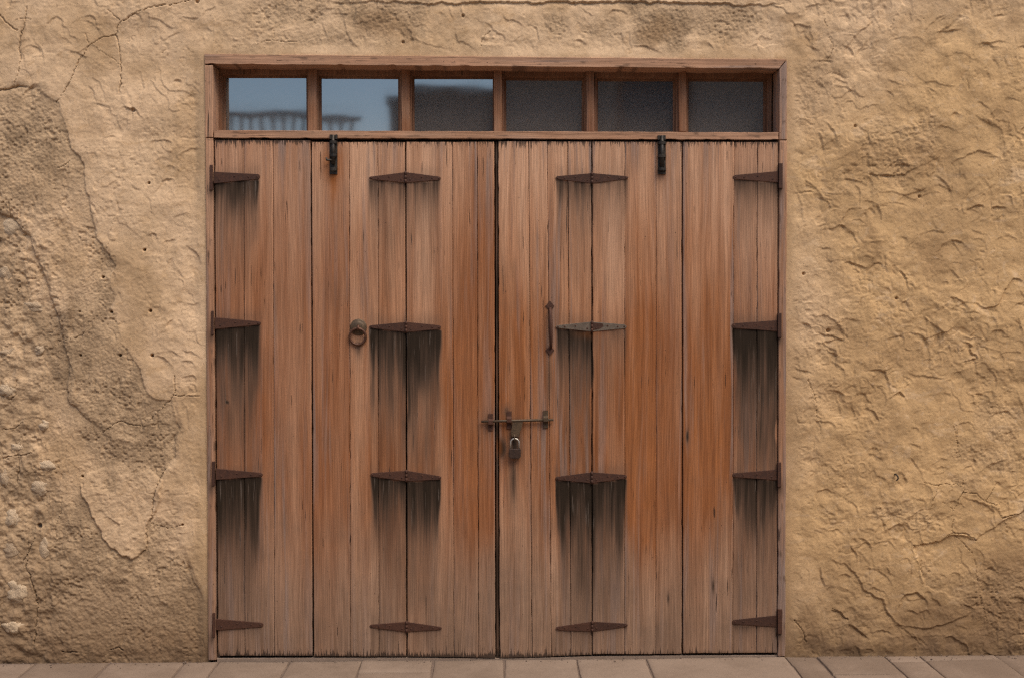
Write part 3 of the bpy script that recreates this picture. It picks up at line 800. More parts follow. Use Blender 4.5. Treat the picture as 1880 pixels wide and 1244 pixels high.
def board(name, quad_px, yf, depth, mat, parent, seed, afun=default_attr, step=(0.0045, 0.011), horizontal=False, wob=0.0012, chip=(0, 0, 0, 0), inset=0.0008, cup=0.0012, crack_cols=()):
    """a timber with four measured corners, ragged edges, a cupped face and rounded arrises. chip: extra wear on (left, right, top, bottom) edge"""
    TL, TR, BR_, BL = [np.array(p) for p in PA(quad_px, yf)]
    w = 0.5 * (np.linalg.norm(TR - TL) + np.linalg.norm(BR_ - BL)); h = 0.5 * (np.linalg.norm(TL - BL) + np.linalg.norm(TR - BR_))
    nx = max(3, int(w / (step[1] if horizontal else step[0]))); nz = max(3, int(h / (step[0] if horizontal else step[1])))
    e = 0.0016
    s = np.concatenate([[0, e / w], np.linspace(2 * e / w, 1 - 2 * e / w, nx), [1 - e / w, 1]])
    t = np.concatenate([[0, e / h], np.linspace(2 * e / h, 1 - 2 * e / h, nz), [1 - e / h, 1]])
    Sg, Tg = np.meshgrid(s, t)
    def edge(c, k, sd, scale):
        n = fbm(c * scale, np.full_like(c, sd * 3.1), 4, seed % 97 + int(sd * 10))
        big = np.clip(vnoise(c * scale * 2.3, np.full_like(c, sd * 7.7), seed % 89) - 0.35, 0, 1)
        return inset + wob * (n + 0.6).clip(0, 2) + k * big
    el = edge(Tg * h, chip[0], 1.0, 9); er = edge(Tg * h, chip[1], 2.0, 9); et = edge(Sg * w, chip[2], 3.0, 14); eb = edge(Sg * w, chip[3], 4.0, 14)
    s2 = Sg + (1 - Sg) ** 3 * el / w - Sg ** 3 * er / w
    t2 = Tg + (1 - Tg) ** 12 * et / h - Tg ** 12 * eb / h
    Xq = (TL[0] * (1 - s2) + TR[0] * s2) * (1 - t2) + (BL[0] * (1 - s2) + BR_[0] * s2) * t2
    Zq = (TL[1] * (1 - s2) + TR[1] * s2) * (1 - t2) + (BL[1] * (1 - s2) + BR_[1] * s2) * t2
    ring = np.minimum(np.minimum(Sg * w, (1 - Sg) * w), np.minimum(Tg * h, (1 - Tg) * h))
    rr = random.Random(seed)
    cp = (2 * (Sg if not horizontal else Tg) - 1) ** 2 * cup * rr.choice([-1, 1, 1])
    Yq = yf + rr.uniform(-0.0012, 0.0012) + cp + 0.0022 * sstep(0.0017, 0.0, ring) + 0.0003 * sstep(0.0034, 0.0016, ring)
    a, b = (9, 1.1) if not horizontal else (1.1, 9)
    Yq = Yq + 0.0009 * fbm(Xq * a, Zq * b, 3, seed % 61)
    a, b = (70, 2.5) if not horizontal else (2.5, 70)
    Yq = Yq + 0.0006 * vnoise(Xq * a, Zq * b, seed % 53)
    nrw, ncl = Xq.shape
    idx = np.arange(nrw * ncl).reshape(nrw, ncl)
    quads = np.stack([idx[:-1, :-1], idx[1:, :-1], idx[1:, 1:], idx[:-1, 1:]], -1).reshape(-1, 4)
    ringi = np.concatenate([idx[0, :-1], idx[:-1, -1], idx[-1, :0:-1], idx[:0:-1, 0]])
    nb = len(ringi); base = nrw * ncl
    vx = np.stack([Xq.ravel(), Yq.ravel(), Zq.ravel()], -1)
    back = vx[ringi].copy(); back[:, 1] = yf + depth
    vx = np.concatenate([vx, back])
    nxt = np.roll(np.arange(nb), -1)
    side = np.stack([ringi, ringi[nxt], base + nxt, base + np.arange(nb)], -1)
    faces = np.concatenate([quads, side])
    u, v = to_px(vx[:, 0], vx[:, 2], yf)
    At = afun(u, v, np.concatenate([Sg.ravel(), Sg.ravel()[ringi]]), np.concatenate([Tg.ravel(), Tg.ravel()[ringi]]))
    return mesh_obj(name, vx, faces, mat, parent, None, True, At)

# ------------------------------------------------------------------ stain maps of the doors (where water runs off the ironwork)
# hinge halves: (root x, root top y, root bottom y, tip x, tip top y, tip bottom y)
HL = [(392, 315.6, 337, 477, 320, 328.7), (394, 582.4, 604, 478.5, 590, 596), (396, 859.5, 880, 482, 867.3, 874), (396, 1135.6, 1156, 483, 1142.5, 1150)]
HR = [(1428.7, 314.3, 335, 1345.7, 321.7, 328.8), (1427.2, 588, 607.8, 1343.4, 593.5, 602), (1426.5, 861.3, 880.6, 1344.7, 868, 875), (1426, 1129, 1150, 1344.4, 1137.4, 1144.8)]
HM1 = [(744.5, 315.8, 336, 677.6, 324.4, 329, 809, 324.4, 330.5), (745.5, 590.6, 609.8, 678, 597, 602, 809.4, 597, 604), (746, 862.7, 883, 680.3, 867.6, 873.8, 810, 873.2, 879.5), (746.2, 1140.4, 1159.4, 678.7, 1146, 1151, 811, 1150, 1155)]
HM2 = [(1086.6, 317.5, 337.2, 1020.3, 323.7, 329.3, 1153.4, 323.7, 328.8), (1086.4, 590, 609, 1020.4, 597.2, 601.9, 1150.2, 595.8, 602.8), (1086.3, 865.6, 886.5, 1020, 874.4, 880, 1150.8, 870.8, 877.5), (1087, 1140, 1158.6, 1020.6, 1150, 1156, 1152, 1144, 1150)]
STAINS = []   # (x root, y root bottom, x tip, y tip bottom, strength, length)
for i, (s_, L_) in enumerate([(.85, 120), (1.0, 210), (1.05, 250), (.35, 34)]): STAINS.append((HL[i][0], HL[i][2], HL[i][3], HL[i][5], s_, L_))
for i, (s_, L_) in enumerate([(.62, 90), (1.1, 300), (.85, 230), (.5, 40)]): STAINS.append((HR[i][0], HR[i][2], HR[i][3], HR[i][5], s_, L_))
for i, (s_, L_) in enumerate([(.58, 130), (1.0, 240), (.92, 210), (.34, 38)]):
    a = HM1[i]; STAINS.append((a[0], a[2], a[3], a[5], s_ * .92, L_)); STAINS.append((a[0], a[2], a[6], a[8], s_ * 1.02, L_))
for i, (s_, L_, k_) in enumerate([(.62, 115, .8), (.85, 230, .5), (1.05, 250, .95), (.4, 40, 1)]):
    a = HM2[i]; STAINS.append((a[0], a[2], a[3], a[5], s_, L_)); STAINS.append((a[0], a[2], a[6], a[8], s_ * k_, L_ * (1 if k_ > .6 else .5)))

def prof(v, pts):
    return np.interp(v, [p[0] for p in pts], [p[1] for p in pts])

def plank_attr(u, v, s, t):
    z = np.zeros_like(u)
    st = z.copy()
    uw0 = u + 1.6 * vnoise(u / 5, v / 60, 5)
    wn1 = vnoise(u / 30, v / 55, 6)
    for k, (xr_, yr, xt, yt, amt, L) in enumerate(STAINS):
        uw = uw0 + (0.5 + np.clip(v - yr, 0, 200) * 0.035) * wn1
        f = (uw - xr_) / (xt - xr_)
        y0 = yr + (yt - yr) * np.clip(f, 0, 1)
        wd2 = np.clip(v - yr, 0, 200) / 200
        m = sstep(-0.03, 0.005, f) * sstep(1.04 + 0.02 * wd2, 0.95 - 0.22 * wd2, f)
        d = v - y0
        run = L * (0.55 + 0.60 * (0.5 + 0.5 * vnoise(u / 14, z + k * 3.3, 7)) + 0.14 * (0.5 + 0.5 * vnoise(u / 4.2, z + k * 5.1, 8)))
        edge = 0.18 * np.exp(-((f - 0.95) / 0.07) ** 2) + 0.14 * np.exp(-((f - 0.03) / 0.07) ** 2)
        solid = 1.05 * np.exp(-(np.maximum(d, 0) / (0.66 * L)) ** 1.15) * (0.86 + 0.14 * vnoise(u / 6, v / 90, 19))
        q_ = amt * m * sstep(-1.5, 1.5, d) * np.maximum(solid, np.exp(-(np.maximum(d, 0) / (run * 0.85)) ** 1.25) * (0.9 + edge) * (0.62 + 0.38 * vnoise(u / 7, z + 2.2 * k, 9)) + edge * np.exp(-np.maximum(d, 0) / (run * 1.3)))
        q_ = np.maximum(q_, 0.52 * amt * m * (L > 60) * sstep(-1.5, 1.5, d) * np.exp(-(np.maximum(d, 0) / (1.25 * L)) ** 2.2) * (0.75 + 0.4 * vnoise(u / 13, v / 110, 31)))
        q_ = q_ * sstep(run * 2.6, run * 1.3, d)
        q_ = q_ * (0.97 + 0.16 * vnoise(u / 19, v / 70, 41 + k))
        halo = 0.22 * amt * np.exp(-((v - y0 + 14) / 16) ** 2) * sstep(-0.05, 0.02, f) * sstep(1.08, 0.98, f)
        st = np.maximum(st, np.maximum(q_, halo))
    # drips under the bolt, handle, padlock
    def blob(cx, cy, rx, ry): return np.exp(-((u - cx) / rx) ** 2 - ((v - cy) / ry) ** 2)
    st = np.maximum(st, 0.8 * blob(922, 822, 9, 22)); st = np.maximum(st, 0.6 * blob(945, 812, 14, 40)); st = np.maximum(st, 0.5 * blob(942, 880, 9, 60))
    st = np.maximum(st, 0.4 * blob(1008, 700, 7, 70)); st = np.maximum(st, 0.45 * blob(930, 755, 9, 14)); st = np.maximum(st, 0.5 * blob(612, 328, 9, 12)); st = np.maximum(st, 0.35 * blob(1009, 600, 7, 50))
    st = np.maximum(st, 0.45 * blob(658, 640, 8, 20)); st = np.maximum(st, 0.35 * blob(1215, 322, 9, 12)); st = np.maximum(st, 0.35 * blob(900, 775, 12, 22))
    st = np.maximum(st, 0.9 * blob(417, 738, 4, 3)); st = np.maximum(st, 0.7 * blob(1262, 800, 3, 14)); st = np.maximum(st, 0.7 * blob(1309, 1075, 2.6, 16)); st = np.maximum(st, .7 * blob(1227, 1098, 2.5, 12))
    rust = 1.0 * blob(612, 300, 19, 40) + 0.5 * blob(613, 350, 8, 34) + 0.35 * blob(1216, 290, 13, 40) + 0.6 * blob(916, 822, 6, 18) + 0.35 * blob(1086, 610, 26, 10)
    nz = vnoise(u / 62, v / 240, 12); nb = vnoise(u / 150, v / 190, 13)
    warm = prof(v, [(255, .04), (330, .22), (430, .55), (560, .76), (700, .88), (880, .92), (950, .82), (1020, .58), (1100, .24), (1210, 0.02)])
    warm = warm + 0.34 * nz + 0.16 * nb + 0.14 * vnoise(u / 18, v / 160, 16)
    warm += 0.26 * blob(1190, 810, 85, 240) + 0.16 * blob(540, 850, 60, 200) + 0.14 * blob(840, 880, 60, 180) + 0.10 * blob(960, 720, 60, 200) + 0.15 * blob(1120, 760, 50, 130) - 0.22 * blob(1390, 300, 60, 120)
    dust = prof(v, [(255, .12), (330, .02), (800, .0), (920, .12), (1000, .42), (1080, .75), (1210, .95)]) + 0.2 * vnoise(u / 45, v / 130, 14)
    dust -= 0.3 * blob(1200, 950, 60, 90) + 0.25 * blob(870, 950, 40, 90)
    grey = 0.42 + 0.35 * vnoise(u / 70, v / 300, 15) + 0.35 * sstep(330, 260, v) + 0.35 * sstep(6, 0, np.minimum(s, 1 - s) * 60)
    grey = grey + 0.4 * blob(1065, 450, 22, 200) + 0.35 * blob(890, 300, 20, 90) + 0.3 * blob(1015, 760, 14, 130) + 0.35 * blob(1400, 300, 40, 80)
    top_d = np.maximum(v - 257, 0); bot_d = np.maximum(1205 - v, 0)
    endw = np.maximum(np.exp(-top_d / 11.0), np.exp(-bot_d / 11.0))
    return dict(warm=np.clip(warm, 0, 1.2), grey=np.clip(grey, 0, 1), stain_shade=np.clip(st, 0, 1.1), endw=endw, rust=np.clip(rust, 0, 1), dust=np.clip(dust, 0, 1))

def beam_attr(u, v, s, t):
    z = np.zeros_like(u)
    warm = prof(v, [(95, .0), (260, .10), (600, .32), (900, .32), (1100, .05), (1210, 0)]) + 0.16 * vnoise(u / 50, v / 120, 22)
    dust = prof(v, [(95, .30), (260, .30), (600, .42), (900, .42), (1080, .55), (1210, .8)]) + 0.1 * vnoise(u / 80, v / 100, 23)
    st = z.copy()
    st = np.maximum(st, 0.34 * sstep(0.58, 0.8, np.where(v < 258, vnoise(u / 16, v / 3.2, 26), vnoise(u / 3.2, v / 22, 27))))
    for xx, ys in ((388, (326, 592, 869, 1146)), (1432, (323, 597, 870, 1140))):
        for y_ in ys:
            st = np.maximum(st, 0.45 * np.exp(-((u - xx) / 8) ** 2 - ((v - y_ - 26) / 18) ** 2))
    return dict(warm=np.clip(warm, 0, 1), grey=np.clip(0.75 + 0.3 * vnoise(u / 60, v / 60, 24), 0, 1), stain_shade=st, endw=z, rust=z, dust=np.clip(dust, 0, 1))

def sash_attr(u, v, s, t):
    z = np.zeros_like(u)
    return dict(warm=np.clip(0.5 + 0.3 * vnoise(u / 30, v / 30, 25), 0, 1), grey=z + 0.35, stain_shade=0.2 + z, endw=z, rust=z, dust=z)

# ================================================================== DOOR FRAME AND TRANSOM WINDOWS
YF = -0.013
fx, fz = P(910, 1211)
frame = thing("door_frame", (fx, 0, fz), "weathered wooden door frame with a row of six transom windows set in the plaster wall", "door frame")
board("head_beam", [(374.6, 98.5), (1445.5, 108.5), (1430.5, 127), (374.9, 118.6)], YF, 0.21, M['beam_h'], frame, 3, beam_attr, horizontal=True, wob=0.0022, chip=(0, 0, 0.002, 0.010))
board("jamb", [(374.6, 119.3), (391.2, 119.3), (391.6, 253.2), (376.4, 253.2)], YF + .001, 0.21, M['beam_v'], frame, 4, beam_attr, wob=0.0015, chip=(0.003, 0.001, 0, 0))
board("jamb", [(376.4, 253.8), (391.4, 253.8), (397.3, 1212), (381.2, 1212)], YF + .0005, 0.21, M['beam_v'], frame, 5, beam_attr, wob=0.0018, chip=(0.004, 0.003, 0, 0))
board("jamb", [(1430.5, 127.4), (1445.6, 108.9), (1445.8, 257.2), (1430.3, 257.2)], YF + .001, 0.21, M['beam_v'], frame, 6, beam_attr, wob=0.0015, chip=(0.004, 0.002, 0, 0))
board("jamb", [(1430.2, 257.8), (1445.8, 257.8), (1442.8, 1205), (1427.3, 1205)], YF + .0005, 0.21, M['beam_v'], frame, 7, beam_attr, wob=0.0018, chip=(0.003, 0.003, 0, 0))
board("transom_rail", [(391.8, 238.8), (1430, 242.6), (1430, 257.6), (391.8, 254.2)], YF + .0015, 0.20, M['beam_h'], frame, 8, beam_attr, horizontal=True, wob=0.0016, chip=(0, 0, 0.001, 0.006))
YM = 0.085            # the mullions stand back from the frame face
mull = [(563.7, 581.7), (736.3, 752.6), (906, 922), (1076, 1091.7), (1245.4, 1261.2)]
for i, (a, b) in enumerate(mull):
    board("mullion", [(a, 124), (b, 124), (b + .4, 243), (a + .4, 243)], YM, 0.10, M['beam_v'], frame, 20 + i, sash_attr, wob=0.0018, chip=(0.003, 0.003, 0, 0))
# each light: a beaded sash with its own pane
glass_px = [(414.5, 562.6, 143.5), (590.5, 731, 145), (761, 904.5, 145.5), (929.5, 1068, 148), (1097.5, 1235.3, 149.5), (1264, 1401.5, 150)]
edges = [(399, 563.7)] + [(mull[i][1], mull[i + 1][0]) for i in range(4)] + [(mull[4][1], 1416)]
YG = 0.150
tilt = [(-0.006, 0.000), (0.004, 0.002), (-0.004, -0.003), (0.007, 0.001), (-0.003, 0.004), (0.004, -0.002)]
for i, ((g0, g1, gt), (e0, e1)) in enumerate(zip(glass_px, edges)):
    bm = bmesh.new()
    (ax, az), (bx, _), (_, bz) = P(g0, gt, YG), P(g1, gt, YG), P(g0, 246, YG)
    (ox, oz), (px_, _), (_, pz) = P(e0, 118, YM + 0.02), P(e1, 118, YM + .02), P(e0, 250, YM + .02)
    ox -= .003; px_ += .003
    def fr4(y0, y1, grow):
        add_box(bm, ox, ax - grow, y0, y1, pz, oz); add_box(bm, bx + grow, px_, y0, y1, pz, oz)
        add_box(bm, ax - grow + .0002, bx + grow - .0002, y0, y1, az + grow, oz)
    fr4(YM + 0.022, YG - 0.006, 0.010)
    fr4(YG - 0.0058, YG + 0.03, 0.0)
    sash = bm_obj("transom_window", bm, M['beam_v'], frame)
    at_n = len(sash.data.vertices)
    for an, av in (("warm", .55), ("grey", .3), ("stain_shade", .30), ("endw", 0), ("rust", 0), ("dust", 0)):  # this stain value paints the soffit's shade into the sash colour
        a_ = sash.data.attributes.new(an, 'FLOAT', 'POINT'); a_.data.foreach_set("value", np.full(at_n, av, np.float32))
    bm = bmesh.new()
    th, tv = tilt[i]
    add_box(bm, ax - .004, bx + .004, YG, YG + 0.004, bz - .004, az + .004)
    pc = Vector(((ax + bx) / 2, YG, (az + bz) / 2))
    for v_ in bm.verts:
        d_ = v_.co - pc
        v_.co.y += d_.x * th + d_.z * tv
    bm_obj("glass_pane", bm, M['glass'], sash)
# threshold
poly = PA([(398, 1207.5), (560, 1206.8), (745, 1206.5), (930, 1208), (1090, 1204), (1250, 1202.5), (1428, 1202), (1428, 1212), (930, 1216), (398, 1218)], -0.003)
bm = bmesh.new(); add_prism(bm, poly, -0.003, 0.2, 0.004)
bm_obj("threshold", bm, M['sill'], frame)

# ================================================================== DOOR LEAVES
YL = -0.006           # face of the planks
YI = YL - 0.0045      # face of the ironwork

def poly_plate(name, pts_px, yf, yb, mat, parent, bevel=0.0012):
    bm = bmesh.new(); add_prism(bm, PA(pts_px, yf), yf, yb, bevel)
    return bm_obj(name, bm, mat, parent)

screw_mesh = None
def screw(px, py, parent, r=0.0042):
    global screw_mesh
    x, z = P(px, py, YI)
    if screw_mesh is None:
        bm = bmesh.new(); add_disc(bm, 0, 0, 0, [(1, -0.2), (0.95, 0.25), (0.6, 0.5), (0, 0.55)], 10)
        screw_mesh = bpy.data.meshes.new("screw"); bm.to_mesh(screw_mesh); bm.free(); screw_mesh.materials.append(M['rust'])
    o = bpy.data.objects.new("screw", screw_mesh)
    C.objects.link(o); o.parent = parent
    off = OFF[parent.name]
    o.location = Vector((x, YI, z)) - Vector(off); o.scale = (r, r * 0.9, r)

def strap(h, parent, mat=None, label=None):
    """one tapered half of a strap hinge: root at the joint, tip on the leaf"""
    xr_, rt, rb, xt, tt, tb = h
    sgn = 1 if xt > xr_ else -1
    pts = [(xr_, rt), (xt - sgn * 3, tt), (xt, tt + 0.3 * (tb - tt)), (xt, tb - 0.3 * (tb - tt)), (xt - sgn * 3, tb), (xr_, rb)]
    o = poly_plate("hinge_strap", pts, YI, YL + 0.004, mat or M['rust'], parent)
    for f in (0.12, 0.45, 0.75, 0.94):
        x = xr_ + (xt - xr_) * f
        mid_ = (rt + rb) / 2 + ((tt + tb) / 2 - (rt + rb) / 2) * f
        hw = ((rb - rt) + ((tb - tt) - (rb - rt)) * f)
        screw(x, mid_ + (hw * 0.2 if f == 0.12 else -hw * 0.12 if f == 0.45 else 0), o, 0.0042)
    if label: o['label'] = label
    return o

def knuckle(px, top, bot, parent, r=0.0075, name="hinge_knuckle", mat=None):
    bm = bmesh.new()
    n = 3
    x0, z0 = P(px, top, YI); x1, z1 = P(px, bot, YI)
    for k in range(n):
        a = k / n + 0.004; b = (k + 1) / n - 0.004
        add_tube(bm, [(x0 + (x1 - x0) * a, YI - 0.002, z0 + (z1 - z0) * a), (x0 + (x1 - x0) * b, YI - 0.002, z0 + (z1 - z0) * b)], r, 12)
    add_tube(bm, [(x0, YI - 0.002, z0 + 0.001), (x1, YI - 0.002, z1 - 0.001)], r * 0.7, 10)
    return bm_obj(name, bm, mat or M['rust'], parent, None, True)

# jamb side of the outer hinges belongs to the frame
for (bx0, bx1, y0, y1) in [(384.8, 390.2, 303, 349), (387.5, 391.8, 571, 614.5), (388.8, 393.6, 846.5, 891), (390, 394.6, 1124.6, 1168.5),
                           (1430.2, 1437, 300, 346), (1428.4, 1435, 575, 619), (1428, 1434.4, 848, 893), (1428.2, 1436, 1118, 1163)]:
    hp = poly_plate("hinge_plate", [(bx0, y0), (bx1, y0), (bx1, y1), (bx0, y1)], YF - 0.006, YF + 0.012, M['rust'], frame, 0.0015)

LEAVES = [
    dict(label="leftmost plank door leaf, hung on four rusty strap hinges from the left jamb", x=[(393.6, 400), (447.8, 449.5), (501.3, 503.5), (570.2, 573.6)], top=(256.6, 257.4), bot=(1203.6, 1203.6)),
    dict(label="second plank door leaf from the left, with the round ring pull and a black bolt", x=[(572.0, 576.2), (641, 643.2), (693.5, 695.6), (743.8, 746.0)], top=(260.6, 260.6), bot=(1204.6, 1205)),
    dict(label="plank door leaf just left of the center gap, with one bolt staple at its edge", x=[(745.6, 748), (830.6, 833.6), (876, 878.5), (907.6, 909.6)], top=(260.4, 260.2), bot=(1205, 1208)),
    dict(label="plank door leaf just right of the center gap, carrying the padlocked slide bolt", x=[(914.6, 917.2), (970.6, 977), (1004.5, 1012), (1042.5, 1048.5), (1085.8, 1086.4)], top=(259, 260), bot=(1208, 1201.5)),
    dict(label="second plank door leaf from the right, orange brown with a plain black bolt on top", x=[(1087.6, 1087.9), (1147.2, 1146.5), (1204.6, 1204), (1251.6, 1252.2)], top=(260, 260.5), bot=(1200.5, 1200)),
    dict(label="rightmost plank door leaf, hung on four rusty strap hinges from the right jamb", x=[(1253.6, 1253.8), (1347.6, 1345), (1390.5, 1389), (1428.4, 1426.4)], top=(260.5, 260.6), bot=(1198.6, 1198)),
]
leaf = []
sd = 100
for L in LEAVES:
    xs = L['x']
    bx_, bz_ = P((xs[0][1] + xs[-1][1]) / 2, (L['bot'][0] + L['bot'][1]) / 2, YL)
    r = thing("door_leaf", (bx_, YL, bz_), L['label'], "door", "plank door leaves filling the frame")
    leaf.append(r)
    n = len(xs) - 1
    for i in range(n):
        f0, f1 = i / n, (i + 1) / n
        tp = lambda f: L['top'][0] + (L['top'][1] - L['top'][0]) * f
        bt = lambda f: L['bot'][0] + (L['bot'][1] - L['bot'][0]) * f
        a, b = xs[i], xs[i + 1]
        sd += 1
        board("plank", [(a[0], tp(f0)), (b[0], tp(f1)), (b[1], bt(f1)), (a[1], bt(f0))], YL, 0.034, M['wood'], r, sd, plank_attr, wob=0.0006, chip=(0.0032, 0.0032, 0.0016, 0.0016), inset=0.0001)
    # ledges nailed across the back keep the planks together and close the seams
    bm = bmesh.new()
    (lx0, lz0), (lx1, lz1) = P(xs[0][1] + 3, L['bot'][0] - 6, YL), P(xs[-1][0] - 3, L['top'][0] + 6, YL)
    add_box(bm, lx0, lx1, YL + 0.036, YL + 0.055, lz0, lz1)
    bm_obj("backing_board", bm, M['beam_v'], r)
L1, L2, L3, L4, L5, L6 = leaf
# strip in the rebate of the meeting stiles
board("edge_strip", [(909.2, 260), (914.0, 260), (916.4, 1207), (910.6, 1207)], YL + 0.012, 0.02, M['wood'], L4, 300,
      lambda u, v, s, t: dict(plank_attr(u, v, s, t), stain_shade=0.55 + 0.1 * np.sin(v / 40), grey=u * 0 + 0.8), wob=0.0006)

for h in HL: strap(h, L1)
for h in HR: strap(h, L6, label="strap with ochre rust towards its tip" if h is HR[3] else None)
for h in HM1:
    strap((h[0] - 0.3, h[1] + .6, h[2] - .4, h[3], h[4], h[5]), L2)
    strap((h[0] + 0.9, h[1] + .6, h[2] - .4, h[6], h[7], h[8]), L3)
    knuckle(h[0] + 0.2, h[1] - 1, h[2] + 0.5, L2, 0.0050)
for i, h in enumerate(HM2):
    bare = M['bare'] if i == 1 else None
    strap((h[0] - 0.3, h[1] + .6, h[2] - .4, h[3], h[4], h[5]), L4, bare, "strap worn to bare grey metal" if bare else None)
    strap((h[0] + 0.9, h[1] + .6, h[2] - .4, h[6], h[7], h[8]), L5, bare, "strap worn to bare grey metal with a rusty root" if bare else None)
    knuckle(h[0] + 0.2, h[1] - 1, h[2] + 0.5, L4, 0.0050)
# rusty root left on the bare hinge
sp_ = poly_plate("rust_scab", [(1087.6, 592), (1106, 594), (1108, 598), (1103, 603), (1088, 606.5)], YI - 0.0006, YI + 0.001, M['rust'], L5, 0.0003)

# --- top bolts
def top_bolt(cx, y0, y1, parent, rod_r, knob):
    b_ = poly_plate("bolt", [(cx - 7, y0 + 11), (cx + 7.4, y0 + 11), (cx + 7.4, y1), (cx - 7, y1)], YI, YL + .003, M['black'], parent, 0.001)
    x, zt = P(cx, y0 + 1, YI); _, zb = P(cx, y1 - (18 if knob else 6), YI)
    bm = bmesh.new(); add_tube(bm, [(x, YI - rod_r, zt), (x, YI - rod_r, zb)], rod_r, 12)
    bm_obj("bolt_rod", bm, M['black'], b_, None, True)
    for yy in (y0 + 14, y0 + 38, y1 - 9):
        bm = bmesh.new()
        xx, zz = P(cx, yy, YI)
        pts = [(xx + rod_r * 2.1 * math.cos(a), YI + 0.001 - max(0, rod_r * 2.3 * math.sin(a)), zz) for a in np.linspace(0, math.pi, 9)]
        w_ = 0.007
        ring_o = [[bm.verts.new((p[0], p[1], p[2] + dz)) for p in pts] for dz in (-w_, w_)]
        ring_i = [[bm.verts.new((xx + (p[0] - xx) * .8, YI + (p[1] - YI) * .8, p[2] + dz)) for p in pts] for dz in (-w_, w_)]
        for k in range(8):
            bm.faces.new((ring_o[0][k], ring_o[0][k + 1], ring_o[1][k + 1], ring_o[1][k]))
            bm.faces.new((ring_o[0][k], ring_i[0][k], ring_i[0][k + 1], ring_o[0][k + 1]))
            bm.faces.new((ring_o[1][k], ring_o[1][k + 1], ring_i[1][k + 1], ring_i[1][k]))
            bm.faces.new((ring_i[0][k], ring_i[1][k], ring_i[1][k + 1], ring_i[0][k + 1]))
        bm_obj("bolt_guide", bm, M['black'], b_)
    if knob:
        xx, zz = P(cx, y1 - 25, YI); xk, zk = P(cx - 11, y1 - 24, YI)
        bm = bmesh.new(); add_tube(bm, [(xx, YI - rod_r, zz), (xk + .008, YI - 0.014, zk + .004), (xk, YI - 0.020, zk + 0.003), (xk - .002, YI - .020, zk + .014)], [0.0055, 0.005, 0.0058, 0.0045], 10)
        bm_obj("bolt_knob", bm, M['black'], b_, None, True)
    return b_
top_bolt(612, 247.5, 320, L2, 0.0085, True)
top_bolt(1215, 248.8, 320, L5, 0.0095, False)
for cx, y0 in ((612, 247), (1215, 248.5)):
    bm = bmesh.new()
    for a, b in ((-7, -3.6), (3.6, 7.2)):
        add_prism(bm, PA([(cx + a, y0), (cx + b, y0), (cx + b, y0 + 8.5), (cx + a, y0 + 8.5)], YF - 0.016), YF - 0.016, YF + 0.004, 0.001)
    add_prism(bm, PA([(cx - 3.7, y0 + 1), (cx + 3.7, y0 + 1), (cx + 3.7, y0 + 8), (cx - 3.7, y0 + 8)], YF - 0.004), YF - 0.004, YF + 0.004)
    bm_obj("bolt_keeper", bm, M['black'], frame)

# --- ring pull
x, z = P(658, 600.6, YI); k_ = 15.2 * S
bm = bmesh.new(); add_disc(bm, x, z, YL, [(k_, -0.002), (k_, 0.002), (k_ * .93, 0.0042), (k_ * .75, 0.0035), (k_ * .68, 0.006), (k_ * .4, 0.0085), (k_ * .25, 0.009), (0, 0.0092)], 32)
ros = bm_obj("ring_handle", bm, M['bronze'], L2, None, True)
bm = bmesh.new(); add_tube(bm, [(x, YL - .004, z + .006), (x, YL - 0.018, z + .005), (x, YL - 0.024, z - .002), (x, YL - .019, z - .009), (x, YL - .006, z - .010)], [.0055, .006, .0062, .006, .005], 10)
bm_obj("boss", bm, M['ring'], ros, None, True)
x2, z2 = P(657, 617.5, YI); R_ = 14.6 * S
bm = bmesh.new()
add_tube(bm, [(x2 + R_ * math.sin(a), YL - 0.018 - 0.006 * math.cos(a) + 0.006, z2 + R_ * math.cos(a)) for a in np.linspace(0, 2 * math.pi, 40, endpoint=False)], 0.0060, 12, True)
bm_obj("ring", bm, M['ring'], ros, None, True)

# --- pull handle with two pointed plates
top_c, bot_c = (1009.6, 561), (1009.8, 642.6)
def lozenge(c):
    cx, cy = c
    return [(cx, cy - 9), (cx + 4, cy - 3.5), (cx + 8.2, cy + .5), (cx + 4.2, cy + 3.5), (cx + 1, cy + 8), (cx - 1, cy + 8), (cx - 4.2, cy + 3.5), (cx - 8.2, cy + .5), (cx - 4, cy - 3.5)]
bm = bmesh.new()
pts = []
for f in np.linspace(0, 1, 15):
    px, py = 1010 + 1.4 * f, 566 + (638 - 566) * f
    xx, zz = P(px, py, YI)
    pts.append((xx, YL - 0.006 - 0.034 * math.sin(math.pi * min(1, max(0, f))) ** 0.55, zz))
add_tube(bm, pts, [0.0065 + 0.0022 * math.sin(math.pi * f) for f in np.linspace(0, 1, 15)], 12)
pull = bm_obj("pull_handle", bm, M['rust'], L4, None, True)
poly_plate("handle_plate", lozenge(top_c), YL - 0.0045, YL + .003, M['rust'], pull, .001)
poly_plate("handle_plate", [(a, 2 * 642.6 - b) for a, b in lozenge(bot_c)][::-1], YL - 0.0045, YL + .003, M['rust'], pull, .001)

